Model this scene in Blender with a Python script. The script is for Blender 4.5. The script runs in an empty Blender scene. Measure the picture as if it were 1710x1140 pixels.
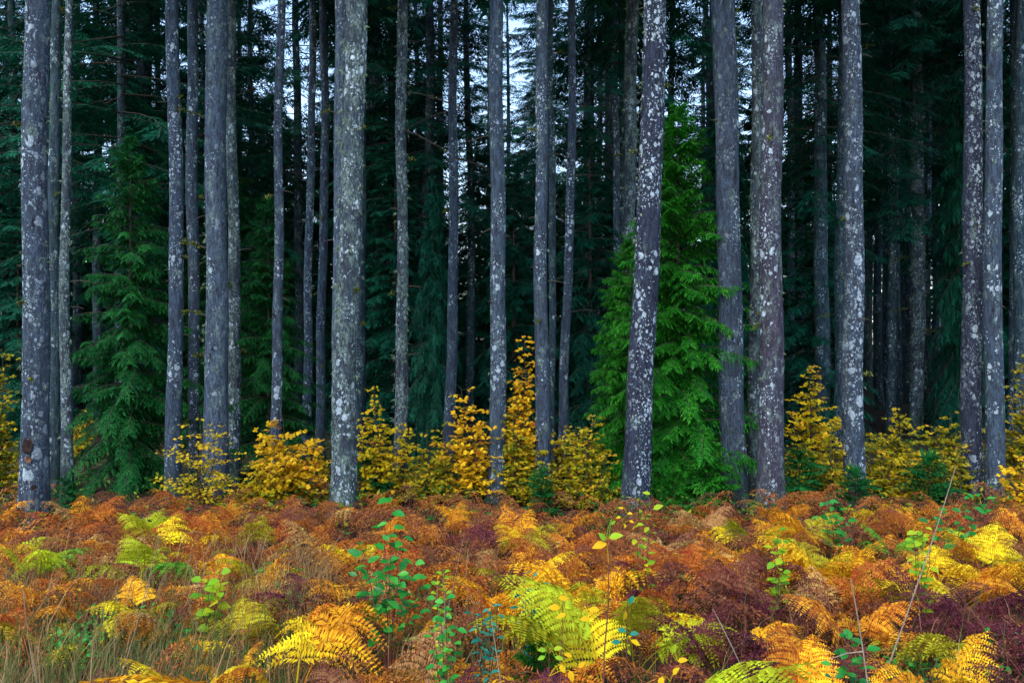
import bpy, math, random
import numpy as np

# ------------------------------------------------------------------ camera, sky, sun, exposure
scene = bpy.context.scene
col = scene.collection
H_CAM, FPX, CX, CY = 2.6, 1662.5, 855.0, 570.0      # eye height (m); focal length and centre of the 1710 px wide photograph

cam_d = bpy.data.cameras.new('camera')
cam_d.lens, cam_d.sensor_width = 35.0, 36.0
cam_d.clip_start, cam_d.clip_end = 0.1, 2000.0
cam = bpy.data.objects.new('camera', cam_d)
cam.location = (0, 0, H_CAM)
cam.rotation_euler = (math.radians(90), 0, 0)
col.objects.link(cam)
scene.camera = cam

SUN_EL, SUN_AZ = 52.0, 205.0                         # degrees; azimuth clockwise from +Y: behind the camera
world = bpy.data.worlds.new('World')
scene.world = world
world.use_nodes = True
wn = world.node_tree
sky = wn.nodes.new('ShaderNodeTexSky')
sky.sky_type = 'NISHITA'
sky.sun_disc = False
sky.sun_elevation = math.radians(SUN_EL)
sky.sun_rotation = math.radians(SUN_AZ)
sky.air_density, sky.dust_density, sky.ozone_density = 1.0, 1.0, 2.0
wn.links.new(sky.outputs[0], wn.nodes['Background'].inputs[0])
wn.nodes['Background'].inputs[1].default_value = 0.15

sun_d = bpy.data.lights.new('sun', 'SUN')
sun_d.energy, sun_d.angle, sun_d.color = 0.6, math.radians(25), (1.0, 0.93, 0.82)
sun = bpy.data.objects.new('sun', sun_d)
sun.rotation_euler = (math.radians(90 - SUN_EL), 0, math.radians(180 - SUN_AZ))
sun.location = (-10, -20, 40)
col.objects.link(sun)

scene.view_settings.view_transform = 'Standard'
scene.view_settings.look = 'None'
scene.view_settings.gamma = 1.0
scene.view_settings.exposure = 1.65
scene.render.engine = 'CYCLES'
scene.cycles.max_bounces = 6
scene.cycles.diffuse_bounces = 3
scene.cycles.transmission_bounces = 3
scene.cycles.glossy_bounces = 2
scene.cycles.use_denoising = True
scene.cycles.use_adaptive_sampling = True
scene.cycles.adaptive_threshold = 0.02

rng = np.random.default_rng(7)
R_ = random.Random(11)

# ------------------------------------------------------------------ small helpers
def at(px, D, z=0.0):
    return ((px - CX) / FPX * D, D, z)

def depth(py, z=0.0):
    return (H_CAM - z) * FPX / (py - CY)

def gz(x, y):
    return 0.05 * math.sin(x * 0.9 + 0.4) * math.cos(y * 0.7) + 0.03 * math.sin(x * 2.1 + y * 1.7)

def unit(v):
    return v / np.maximum(np.linalg.norm(v, axis=-1, keepdims=True), 1e-9)

class MB:
    """collects quads; build() links them as one mesh object"""
    def __init__(s):
        s.v, s.q, s.t, s.m, s.n = [], [], [], [], 0
    def add(s, v, q, tint=0.5, mat=0):
        v = np.asarray(v, float).reshape(-1, 3); q = np.asarray(q, np.int64).reshape(-1, 4)
        s.v.append(v); s.q.append(q + s.n); s.n += len(v)
        s.t.append(np.broadcast_to(np.asarray(tint, float), (len(v),)).copy())
        s.m.append(np.full(len(q), mat))
    def kites(s, base, d, nrm, ln, w, tint=0.5, mat=0, belly=0.42, fold=0.0):
        base, d, nrm = [np.asarray(a, float).reshape(-1, 3) for a in (base, d, nrm)]
        d = unit(d); side = unit(np.cross(d, nrm)); up = np.cross(side, d)
        n = len(base)
        ln = np.broadcast_to(ln, (n,))[:, None]; w = np.broadcast_to(w, (n,))[:, None]
        mid = base + d * ln * belly + up * w * fold
        v = np.stack([base, mid + side * w * .5, base + d * ln, mid - side * w * .5], 1).reshape(-1, 3)
        q = np.arange(n)[:, None] * 4 + np.arange(4)[None]
        s.add(v, q, np.repeat(np.broadcast_to(tint, (n,)), 4), mat)
    def tube(s, pts, rad, sides=6, tint=0.5, mat=0, cap=False):
        pts = np.asarray(pts, float); rad = np.broadcast_to(rad, (len(pts),))
        t = unit(np.gradient(pts, axis=0))
        ref = np.array([1.0, 0, 0]) if abs(t[0][0]) < .8 else np.array([0, 1.0, 0])
        a = unit(np.cross(t, ref)); b = np.cross(t, a)
        th = np.arange(sides) / sides * 2 * math.pi
        v = pts[:, None] + (a[:, None] * np.cos(th)[None, :, None] + b[:, None] * np.sin(th)[None, :, None]) * rad[:, None, None]
        i, j = np.meshgrid(np.arange(len(pts) - 1), np.arange(sides), indexing='ij')
        j2 = (j + 1) % sides
        q = np.stack([i * sides + j, i * sides + j2, (i + 1) * sides + j2, (i + 1) * sides + j], -1).reshape(-1, 4)
        s.add(v.reshape(-1, 3), q, tint, mat)
    def mesh(s, name, mats, smooth=False):
        me = bpy.data.meshes.new(name)
        v, q = np.concatenate(s.v), np.concatenate(s.q)
        me.vertices.add(len(v)); me.vertices.foreach_set('co', v.ravel())
        me.loops.add(q.size); me.loops.foreach_set('vertex_index', q.ravel().astype(np.int32))
        me.polygons.add(len(q))
        me.polygons.foreach_set('loop_start', (np.arange(len(q)) * 4).astype(np.int32))
        me.polygons.foreach_set('material_index', np.concatenate(s.m).astype(np.int32))
        if smooth:
            me.polygons.foreach_set('use_smooth', np.ones(len(q), bool))
        me.update(calc_edges=True)
        a = me.attributes.new('tint', 'FLOAT', 'POINT'); a.data.foreach_set('value', np.concatenate(s.t).astype(np.float32))
        for m in (mats if isinstance(mats, (list, tuple)) else [mats]):
            me.materials.append(m)
        return me
    def build(s, name, mats, parent=None, smooth=False):
        return obj(name, s.mesh(name, mats, smooth), parent)

def obj(name, me, parent=None, loc=(0, 0, 0), rot=(0, 0, 0), sc=1.0):
    o = bpy.data.objects.new(name, me)
    col.objects.link(o)
    o.parent = parent
    o.location, o.rotation_euler = loc, rot
    o.scale = (sc, sc, sc) if not isinstance(sc, tuple) else sc
    return o

def tag(o, label, cat, group=None, kind=None):
    if label: o['label'] = label
    if cat: o['category'] = cat
    if group: o['group'] = group
    if kind: o['kind'] = kind
    return o

def thing(name, loc, label, cat, group=None, rz=0.0):
    o = bpy.data.objects.new(name, None)
    o.empty_display_size = 0.2
    col.objects.link(o)
    o.location, o.rotation_euler = loc, (0, 0, rz)
    return tag(o, label, cat, group)

# ------------------------------------------------------------------ materials
def new_mat(name):
    m = bpy.data.materials.new(name); m.use_nodes = True
    nt = m.node_tree; nt.nodes.clear()
    return m, nt, nt.nodes, nt.links

def ramp(N, stops, interp='LINEAR'):
    r = N.new('ShaderNodeValToRGB'); e = r.color_ramp; e.interpolation = interp
    while len(e.elements) < len(stops): e.elements.new(0.5)
    for el, (p, c) in zip(e.elements, stops):
        el.position = p; el.color = (*c, 1) if len(c) == 3 else c
    return r

def leaf_mat(name, stops, transl=0.3, rough=0.6, jitter=0.25, use_color=False, spec=0.12):
    m, nt, N, L = new_mat(name)
    at_ = N.new('ShaderNodeAttribute'); at_.attribute_name = 'tint'
    oi = N.new('ShaderNodeObjectInfo')
    if use_color:
        hv = N.new('ShaderNodeHueSaturation')
        mr = N.new('ShaderNodeMapRange'); L.new(at_.outputs['Fac'], mr.inputs[0]); mr.inputs[3].default_value = 0.5; mr.inputs[4].default_value = 1.45
        mh = N.new('ShaderNodeMapRange'); L.new(at_.outputs['Fac'], mh.inputs[0]); mh.inputs[3].default_value = 0.468; mh.inputs[4].default_value = 0.522
        L.new(oi.outputs['Color'], hv.inputs['Color']); L.new(mr.outputs[0], hv.inputs['Value']); L.new(mh.outputs[0], hv.inputs['Hue'])
        csock = hv.outputs[0]
    else:
        rp = ramp(N, stops); L.new(at_.outputs['Fac'], rp.inputs[0])
        hv = N.new('ShaderNodeHueSaturation')
        mr = N.new('ShaderNodeMapRange'); L.new(oi.outputs['Random'], mr.inputs[0]); mr.inputs[3].default_value = 1 - jitter; mr.inputs[4].default_value = 1 + jitter
        L.new(rp.outputs[0], hv.inputs['Color']); L.new(mr.outputs[0], hv.inputs['Value'])
        csock = hv.outputs[0]
    p = N.new('ShaderNodeBsdfPrincipled'); p.inputs['Roughness'].default_value = rough
    p.inputs['Specular IOR Level'].default_value = spec
    tr = N.new('ShaderNodeBsdfTranslucent')
    mx = N.new('ShaderNodeMixShader'); mx.inputs[0].default_value = transl
    out = N.new('ShaderNodeOutputMaterial')
    L.new(csock, p.inputs['Base Color']); L.new(csock, tr.inputs['Color'])
    L.new(p.outputs[0], mx.inputs[1]); L.new(tr.outputs[0], mx.inputs[2]); L.new(mx.outputs[0], out.inputs[0])
    return m

def bark_mat(name, base=(0.12, 0.13, 0.17), dark=(0.025, 0.022, 0.030), warm=(0.15, 0.095, 0.105), warm_amt=0.35, lichen=0.5, green=0.25, fine=1.0, big_=0.0):
    base = (.76 * base[0], .84 * base[1], .93 * base[2])
    m, nt, N, L = new_mat(name)
    tc = N.new('ShaderNodeTexCoord'); oi = N.new('ShaderNodeObjectInfo')
    cm = N.new('ShaderNodeCombineXYZ')
    ml = N.new('ShaderNodeMath'); ml.operation = 'MULTIPLY'; ml.inputs[1].default_value = 37.0
    L.new(oi.outputs['Random'], ml.inputs[0])
    for k in range(3): L.new(ml.outputs[0], cm.inputs[k])
    ad = N.new('ShaderNodeVectorMath'); ad.operation = 'ADD'
    L.new(tc.outputs['Object'], ad.inputs[0]); L.new(cm.outputs[0], ad.inputs[1])
    def mapped(sc):
        mp = N.new('ShaderNodeMapping'); mp.inputs['Scale'].default_value = sc; L.new(ad.outputs[0], mp.inputs[0]); return mp.outputs[0]
    def noise(vec, sc, det=4, rough=.6, dist=0.0):
        n = N.new('ShaderNodeTexNoise'); n.inputs['Scale'].default_value = sc; n.inputs['Detail'].default_value = det
        n.inputs['Roughness'].default_value = rough; n.inputs['Distortion'].default_value = dist; L.new(vec, n.inputs['Vector']); return n.outputs[0]
    def math_(op, a, b=None, clamp=False):
        x = N.new('ShaderNodeMath'); x.operation = op; x.use_clamp = clamp
        for i, s in enumerate((a, b)):
            if s is None: continue
            if isinstance(s, (int, float)): x.inputs[i].default_value = s
            else: L.new(s, x.inputs[i])
        return x.outputs[0]
    def mix(f, a, b):
        x = N.new('ShaderNodeMix'); x.data_type = 'RGBA'
        if isinstance(f, (int, float)): x.inputs[0].default_value = f
        else: L.new(f, x.inputs[0])
        for i, s in ((6, a), (7, b)):
            if isinstance(s, tuple): x.inputs[i].default_value = (*s, 1)
            else: L.new(s, x.inputs[i])
        return x.outputs[2]
    def thr(s, lo, hi):
        mr = N.new('ShaderNodeMapRange'); L.new(s, mr.inputs[0]); mr.inputs[1].default_value = lo; mr.inputs[2].default_value = hi; return mr.outputs[0]
    fis = noise(mapped((14 * fine, 14 * fine, 3.2 * fine)), 1.6, 6, .68, .4)      # scaly vertical bark plates
    big = noise(mapped((1.6, 1.6, .7)), 1.3, 3)
    rp = ramp(N, [(0.33, dark), (0.47, tuple(.55 * c for c in base)), (0.6, base), (0.78, tuple(min(1, 1.35 * c) for c in base))])
    L.new(fis, rp.inputs[0])
    wm = N.new('ShaderNodeMix'); wm.data_type = 'RGBA'; wm.blend_type = 'MULTIPLY'; L.new(math_('MULTIPLY', thr(big, .42, .62), warm_amt), wm.inputs[0])
    L.new(rp.outputs[0], wm.inputs[6]); wm.inputs[7].default_value = (*[w / max(warm) for w in warm], 1)
    c = wm.outputs[2]
    spk = noise(mapped((60, 60, 34)), 1.0, 3, .7)
    c = mix(math_('MULTIPLY', thr(spk, .46, .36), .75), c, tuple(1.2 * x for x in dark))
    c = mix(math_('MULTIPLY', thr(spk, .56, .68), .45), c, tuple(min(1, 1.9 * x) for x in base))
    crack = thr(noise(mapped((11, 11, 1.6)), 2.2, 3, .6, .6), .36, .30)           # dark cracks
    c = mix(math_('MULTIPLY', crack, .85), c, tuple(.5 * x for x in dark))
    # grey-green crust on parts of the bark
    gr = thr(noise(mapped((3.5, 3.5, 1.8)), 2.0, 5, .65), .62 - .22 * green, .72 - .2 * green)
    gd = math_('MULTIPLY', gr, thr(noise(mapped((30, 30, 18)), 1.0, 3), .4, .6))
    c = mix(math_('MULTIPLY', gd, .75), c, (0.17, 0.24, 0.19))
    # round white lichen: two sizes, in clusters
    wob = N.new('ShaderNodeTexNoise'); wob.inputs['Scale'].default_value = 22; wob.inputs['Detail'].default_value = 3; L.new(ad.outputs[0], wob.inputs['Vector'])
    ws = N.new('ShaderNodeVectorMath'); ws.operation = 'SCALE'; ws.inputs['Scale'].default_value = 0.055; L.new(wob.outputs[1], ws.inputs[0])
    wa = N.new('ShaderNodeVectorMath'); wa.operation = 'ADD'; L.new(ad.outputs[0], wa.inputs[0]); L.new(ws.outputs[0], wa.inputs[1])
    tot = None
    for sc, r0, keep in ((7.0 if big_ else 10.0, .38 if big_ else .36, .42), (20.0, .36, .42), (42.0, .34, .44)):
        vo = N.new('ShaderNodeTexVoronoi'); vo.inputs['Scale'].default_value = sc
        mpz = N.new('ShaderNodeMapping'); mpz.inputs['Scale'].default_value = (1, 1, .72); L.new(wa.outputs[0], mpz.inputs[0]); L.new(mpz.outputs[0], vo.inputs['Vector'])
        sp = N.new('ShaderNodeSeparateColor'); L.new(vo.outputs['Color'], sp.inputs[0])
        clus = noise(mapped((1.9, 1.9, 1.0)), 1.7, 2)
        pick = math_('LESS_THAN', math_('ADD', sp.outputs[0], math_('MULTIPLY', math_('SUBTRACT', .5, clus), 4.0)), keep * lichen * 1.5)
        rad = math_('MULTIPLY', math_('ADD', sp.outputs[1], .35), r0)
        dsk = math_('MULTIPLY', thr(math_('SUBTRACT', rad, vo.outputs['Distance']), 0.0, .10), pick)
        tot = dsk if tot is None else math_('MAXIMUM', tot, dsk)
    lc = ramp(N, [(.3, (0.15, 0.20, 0.21)), (.48, (0.38, 0.46, 0.50)), (.68, (0.58, 0.66, 0.72))]); L.new(noise(mapped((40, 40, 40)), 1.0, 4), lc.inputs[0])
    sx = N.new('ShaderNodeSeparateXYZ'); L.new(tc.outputs['Object'], sx.inputs[0])
    tot = math_('MULTIPLY', tot, thr(noise(mapped((26, 26, 20)), 1.0, 5, .75), .30, .47))      # crusts broken up by the bark
    side = thr(math_('ADD', math_('MULTIPLY', sx.outputs[0], math_('SUBTRACT', math_('MULTIPLY', oi.outputs['Random'], 14.0), 7.0)), noise(mapped((1.2, 1.2, .8)), 1.5, 3)), -.1, .75)
    c = mix(math_('MULTIPLY', tot, math_('ADD', math_('MULTIPLY', side, .72), .28)), c, lc.outputs[0])
    foot = thr(math_('ADD', sx.outputs[2], math_('MULTIPLY', noise(mapped((5, 5, 3)), 1.0, 4), 1.6)), 1.35, .75)      # moss creeping up the foot
    c = mix(math_('MULTIPLY', foot, .7), c, (0.035, 0.055, 0.022))
    p = N.new('ShaderNodeBsdfPrincipled'); p.inputs['Roughness'].default_value = .85; p.inputs['Specular IOR Level'].default_value = .2
    L.new(c, p.inputs['Base Color'])
    hgt = math_('ADD', math_('SUBTRACT', fis, math_('MULTIPLY', crack, .35)), math_('MULTIPLY', tot, .15))
    bp = N.new('ShaderNodeBump'); bp.inputs['Strength'].default_value = .9; bp.inputs['Distance'].default_value = .035
    L.new(hgt, bp.inputs['Height']); L.new(bp.outputs[0], p.inputs['Normal'])
    out = N.new('ShaderNodeOutputMaterial'); L.new(p.outputs[0], out.inputs[0])
    return m

def plain_mat(name, c1, c2, sc=6.0, rough=.9, bump=.3):
    m, nt, N, L = new_mat(name)
    tc = N.new('ShaderNodeTexCoord'); n = N.new('ShaderNodeTexNoise'); n.inputs['Scale'].default_value = sc; n.inputs['Detail'].default_value = 8
    n.inputs['Roughness'].default_value = .7
    L.new(tc.outputs['Object'], n.inputs['Vector'])
    rp = ramp(N, [(.35, c1), (.65, c2)]); L.new(n.outputs[0], rp.inputs[0])
    p = N.new('ShaderNodeBsdfPrincipled'); p.inputs['Roughness'].default_value = rough; p.inputs['Specular IOR Level'].default_value = .2
    L.new(rp.outputs[0], p.inputs['Base Color'])
    bp = N.new('ShaderNodeBump'); bp.inputs['Strength'].default_value = bump; bp.inputs['Distance'].default_value = .05
    L.new(n.outputs[0], bp.inputs['Height']); L.new(bp.outputs[0], p.inputs['Normal'])
    out = N.new('ShaderNodeOutputMaterial'); L.new(p.outputs[0], out.inputs[0])
    return m

BARK = {
    'patchy': bark_mat('bark_patchy_lichen', base=(0.074, 0.100, 0.128), warm_amt=.25, lichen=.9, green=.3, big_=1.0),
    'plain':  bark_mat('bark_plain_grey', base=(0.074, 0.103, 0.134), warm_amt=.22, lichen=.32, green=.4),
    'speck':  bark_mat('bark_speckled', base=(0.084, 0.118, 0.148), warm_amt=.15, lichen=.52, green=.4),
    'mossy':  bark_mat('bark_crusted_green', base=(0.060, 0.080, 0.092), warm_amt=.2, lichen=.60, green=.85),
    'red':    bark_mat('bark_reddish', base=(0.082, 0.084, 0.106), warm=(0.15, 0.095, 0.105), warm_amt=.7, lichen=.42, green=.5),
    'dark':   bark_mat('bark_dark', base=(0.046, 0.056, 0.082), dark=(0.009, 0.008, 0.014), warm_amt=.25, lichen=.95, green=.25),
    'dim':    bark_mat('bark_dim', base=(0.058, 0.094, 0.106), dark=(0.012, 0.018, 0.021), warm_amt=.05, lichen=.12, green=.5),
    'fiss':   bark_mat('bark_fissured_pale', base=(0.100, 0.134, 0.168), warm_amt=.12, lichen=.26, green=.45, fine=1.2),
}
WOOD = plain_mat('twig_wood', (0.035, 0.028, 0.022), (0.09, 0.075, 0.06), 20)
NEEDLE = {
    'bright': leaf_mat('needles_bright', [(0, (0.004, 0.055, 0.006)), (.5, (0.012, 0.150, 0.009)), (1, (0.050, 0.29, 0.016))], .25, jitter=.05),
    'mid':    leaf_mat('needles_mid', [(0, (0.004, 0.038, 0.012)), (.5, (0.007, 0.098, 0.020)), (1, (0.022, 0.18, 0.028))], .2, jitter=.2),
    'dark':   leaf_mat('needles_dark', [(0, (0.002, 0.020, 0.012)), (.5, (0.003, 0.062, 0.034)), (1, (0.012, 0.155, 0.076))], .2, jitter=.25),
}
FROND = leaf_mat('frond', None, .3, .7, use_color=True, spec=.05)
MAPLE = {
    'orange': leaf_mat('maple_leaf_orange', [(0, (0.40, 0.20, 0.01)), (.45, (0.78, 0.45, 0.012)), (.8, (0.88, 0.64, 0.02)), (1, (0.65, 0.16, 0.02))], .35, jitter=.08),
    'yellow': leaf_mat('maple_leaf_yellow', [(0, (0.22, 0.22, 0.012)), (.4, (0.66, 0.53, 0.012)), (.8, (0.85, 0.55, 0.015)), (1, (0.75, 0.30, 0.02))], .35, jitter=.08),
    'olive':  leaf_mat('maple_leaf_olive', [(0, (0.06, 0.12, 0.01)), (.45, (0.34, 0.32, 0.01)), (.8, (0.70, 0.46, 0.015)), (1, (0.72, 0.36, 0.02))], .35, jitter=.08),
}
GREENLEAF = leaf_mat('green_leaf', [(0, (0.012, 0.13, 0.015)), (.5, (0.022, 0.27, 0.03)), (1, (0.08, 0.42, 0.04))], .25, .4, jitter=.1, spec=.4)
TEAL = leaf_mat('blue_green_leaf', [(0, (0.01, 0.10, 0.06)), (.5, (0.015, 0.19, 0.12)), (1, (0.04, 0.28, 0.17))], .2, .45, jitter=.1)
LIME = leaf_mat('lime_leaf', [(0, (0.12, 0.32, 0.02)), (.5, (0.24, 0.48, 0.02)), (1, (0.55, 0.55, 0.02))], .35, .5, jitter=.1)
YLEAF = leaf_mat('yellow_leaf', [(0, (0.70, 0.45, 0.01)), (.5, (0.85, 0.55, 0.01)), (1, (0.85, 0.40, 0.01))], .35, .5, jitter=.05)
GRASS = leaf_mat('grass_blade', [(0, (0.035, 0.09, 0.02)), (.35, (0.10, 0.17, 0.035)), (.6, (0.19, 0.11, 0.045)), (1, (0.42, 0.28, 0.12))], .3, jitter=.05)
STALK = plain_mat('dry_stalk', (0.18, 0.14, 0.09), (0.36, 0.29, 0.20), 12)
STEMRED = plain_mat('red_stem', (0.12, 0.035, 0.03), (0.22, 0.08, 0.05), 12)
MOSS = leaf_mat('moss', [(0, (0.05, 0.08, 0.012)), (.5, (0.11, 0.14, 0.02)), (1, (0.20, 0.20, 0.04))], .1, .9)
BEARD = leaf_mat('beard_lichen', [(0, (0.12, 0.19, 0.12)), (1, (0.26, 0.34, 0.20))], .2, .9)
GROUND = plain_mat('forest_floor', (0.022, 0.017, 0.010), (0.075, 0.05, 0.025), 3.0, 1.0, .6)

# ------------------------------------------------------------------ ground: one sheet to the horizon
def build_ground():
    g = MB()
    xs = np.concatenate([[-600, -250, -100, -60], np.linspace(-40, 40, 161), [60, 100, 250, 600]])
    ys = np.concatenate([[-300, -60, -15], np.linspace(-5, 60, 131), [80, 120, 250, 700]])
    X, Y = np.meshgrid(xs, ys, indexing='ij')
    Z = 0.05 * np.sin(X * .9 + .4) * np.cos(Y * .7) + 0.03 * np.sin(X * 2.1 + Y * 1.7)
    v = np.stack([X, Y, Z], -1).reshape(-1, 3)
    ny = len(ys)
    i, j = np.meshgrid(np.arange(len(xs) - 1), np.arange(ny - 1), indexing='ij')
    q = np.stack([i * ny + j, (i + 1) * ny + j, (i + 1) * ny + j + 1, i * ny + j + 1], -1).reshape(-1, 4)
    g.add(v, q)
    o = g.build('ground', GROUND, smooth=True)
    tag(o, None, None, kind='structure')
build_ground()

# ------------------------------------------------------------------ conifers: foliage meshes
def crown_mesh(name, z0, H, R, dz, nb, seed, mat, rise=(-8, 35), droop=.35, step=.09, tw=.42, tw_max=.5, sub=3, kl=.15, kw=.035, bare=.0, p=.8, keep=1.0, body=.25, wood=True, tipdroop=.3):
    """whorls of drooping branches, each branch a flat spray of twigs, each twig a comb of needle-clad shoots"""
    r = np.random.default_rng(seed)
    b = MB()
    z = z0
    while z < H - .05:
        f = (z - z0) / (H - z0)
        Rz = R * min(1.0, body + (1 - body) * min(1, f / .12)) * max(1 - f, 0.0) ** p + .06
        for k in range(max(3, int(round(nb * (1 - .35 * f))))):
            if r.random() > keep: continue
            L = Rz * r.uniform(.55, 1.22)
            az = r.uniform(0, 2 * math.pi)
            ra = math.radians(rise[0] + (rise[1] - rise[0]) * f + r.uniform(-9, 9))
            dr = droop * r.uniform(.6, 1.4)
            n = max(4, int(L / step))
            s = (np.arange(n) + r.uniform(.2, .9, n)) / n
            s = np.clip(s[s > bare], 0, 1)
            zz = z + r.uniform(-.5, .5) * dz
            ca, sa = math.cos(az), math.sin(az)
            wav = r.uniform(-.12, .12)
            def axis(s):
                lat = wav * L * np.sin(s * 3.0)
                return np.stack([L * s * ca - lat * sa, L * s * sa + lat * ca, zz + L * (math.tan(ra) * s - dr * s ** 2)], -1)
            if wood and L > .35:
                ss = np.linspace(0, 1, 5)
                b.tube(axis(ss), np.linspace(.008 + L * .007, .004, 5), 3, .3, 1)
            base = axis(s)
            ax = unit(axis(s + .02) - base)
            for sg in (-1, 1):
                ang = np.radians(r.uniform(38, 68, len(s)))
                hor = np.stack([-sa * np.ones_like(s), ca * np.ones_like(s), np.zeros_like(s)], -1) * sg
                d = unit(ax * np.cos(ang)[:, None] + hor * np.sin(ang)[:, None] + np.array([0, 0, -1.0]) * (tipdroop * r.uniform(.3, 1.3, len(s)))[:, None])
                lt = np.minimum(tw * L * (1 - s * .85) + .05, tw_max) * r.uniform(.55, 1.2, len(s))
                nrm = unit(np.cross(ax, hor) * sg * 1.0 + r.normal(0, .25, (len(s), 3)))
                nrm = np.where(nrm[:, 2:] < 0, -nrm, nrm)
                tb = r.uniform(0, 1, len(s))
                for m in range(sub):
                    u = (m + .35 + r.uniform(-.25, .25, len(s))) / sub
                    pb = base + d * (lt * u)[:, None] + np.array([0, 0, -1.0]) * (lt * u * u * tipdroop * .6)[:, None]
                    q = np.cross(nrm, d)
                    for s2 in (-1, 1):
                        dd = d * .8 + q * s2 * .6 + np.array([0, 0, -.25]) + r.normal(0, .12, (len(s), 3))
                        sz = r.uniform(.7, 1.25, len(s)) * (1.1 - .5 * u)
                        b.kites(pb, dd, nrm, kl * sz, kw * sz, np.clip(.65 * tb + r.uniform(0, .45, len(s)), 0, 1), 0)
                tip = base + d * lt[:, None] * .85 + np.array([0, 0, -1.0]) * (lt * tipdroop * .5)[:, None]
                b.kites(tip, d + np.array([0, 0, -tipdroop]), nrm, kl * 1.2, kw * 1.1, np.clip(tb * .7 + .25, 0, 1), 0)
        # leading shoots between the whorls
        z += dz * r.uniform(.75, 1.25) * (1 - .3 * f)
    if H - z0 < 14:                                       # leader at the top
        b.kites(np.tile([[0, 0, H - .25]], (10, 1)), np.stack([np.cos(np.arange(10)) * .35, np.sin(np.arange(10)) * .35, np.ones(10)], -1), np.tile([[1., .2, 0]], (10, 1)), .35, .05, .7)
    return b.mesh(name, [mat, WOOD])

# tall forest trees: crowns high on bare trunks (z measured from the ground for a 27 m tree)
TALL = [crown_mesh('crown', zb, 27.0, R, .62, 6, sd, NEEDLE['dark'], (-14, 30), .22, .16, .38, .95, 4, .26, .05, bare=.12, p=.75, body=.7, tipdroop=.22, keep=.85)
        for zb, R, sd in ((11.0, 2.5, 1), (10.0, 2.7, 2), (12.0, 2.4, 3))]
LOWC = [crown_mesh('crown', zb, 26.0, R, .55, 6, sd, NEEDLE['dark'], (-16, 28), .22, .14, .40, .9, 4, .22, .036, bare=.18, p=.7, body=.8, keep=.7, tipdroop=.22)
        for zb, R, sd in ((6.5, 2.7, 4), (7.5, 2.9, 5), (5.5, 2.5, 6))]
# understorey conifers, green to the ground, built for 7 m
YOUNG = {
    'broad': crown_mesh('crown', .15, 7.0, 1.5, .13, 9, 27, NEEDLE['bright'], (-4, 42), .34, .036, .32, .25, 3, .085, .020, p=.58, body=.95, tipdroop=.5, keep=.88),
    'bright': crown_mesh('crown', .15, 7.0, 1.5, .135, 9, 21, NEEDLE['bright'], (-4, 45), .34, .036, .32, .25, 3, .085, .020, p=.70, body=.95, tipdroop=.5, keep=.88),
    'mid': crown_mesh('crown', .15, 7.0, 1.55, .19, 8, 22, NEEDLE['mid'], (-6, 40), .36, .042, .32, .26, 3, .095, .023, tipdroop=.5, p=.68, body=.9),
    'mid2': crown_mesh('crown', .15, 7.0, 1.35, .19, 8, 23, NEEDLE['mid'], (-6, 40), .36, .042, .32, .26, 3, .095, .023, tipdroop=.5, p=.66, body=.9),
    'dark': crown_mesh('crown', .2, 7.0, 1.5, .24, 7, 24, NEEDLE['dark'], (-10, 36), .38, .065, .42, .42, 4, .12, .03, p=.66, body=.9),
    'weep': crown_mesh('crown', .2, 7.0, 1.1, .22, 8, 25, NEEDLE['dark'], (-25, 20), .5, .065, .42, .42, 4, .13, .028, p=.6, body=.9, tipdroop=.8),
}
SAP = [crown_mesh('crown', .04, 1.0, .42, .085, 6, sd, NEEDLE[k], (8, 40), .18, .03, .45, .22, 3, .055, .017, p=.8, body=.9, wood=False) for sd, k in ((31, 'bright'), (32, 'mid'))]

# ------------------------------------------------------------------ trunks
def trunk_profile(xs, D, ws, H):
    """xs: photo x at y=0, y=380 and the foot; ws likewise. Returns centre and radius functions of height"""
    z = np.array([0.0, H_CAM + 190 / FPX * D, H_CAM + 570 / FPX * D])
    x = np.array([(v - CX) / FPX * D for v in (xs[2], xs[1], xs[0])]); x = x - x[0]
    w = np.array([v / FPX * D / 2 for v in (ws[2], ws[1], ws[0])])
    cx = np.polyfit(z, x, 2)
    def centre(t):
        zt = z[2]
        inside = np.polyval(cx, np.minimum(t, zt))
        slope = np.polyval(np.polyder(cx), zt)
        return inside + np.maximum(t - zt, 0) * slope * .6
    def radius(t):
        top = np.interp(t, [z[0], z[1], z[2], H], [w[0], w[1], w[2], .02])
        return top
    return centre, radius

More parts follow.
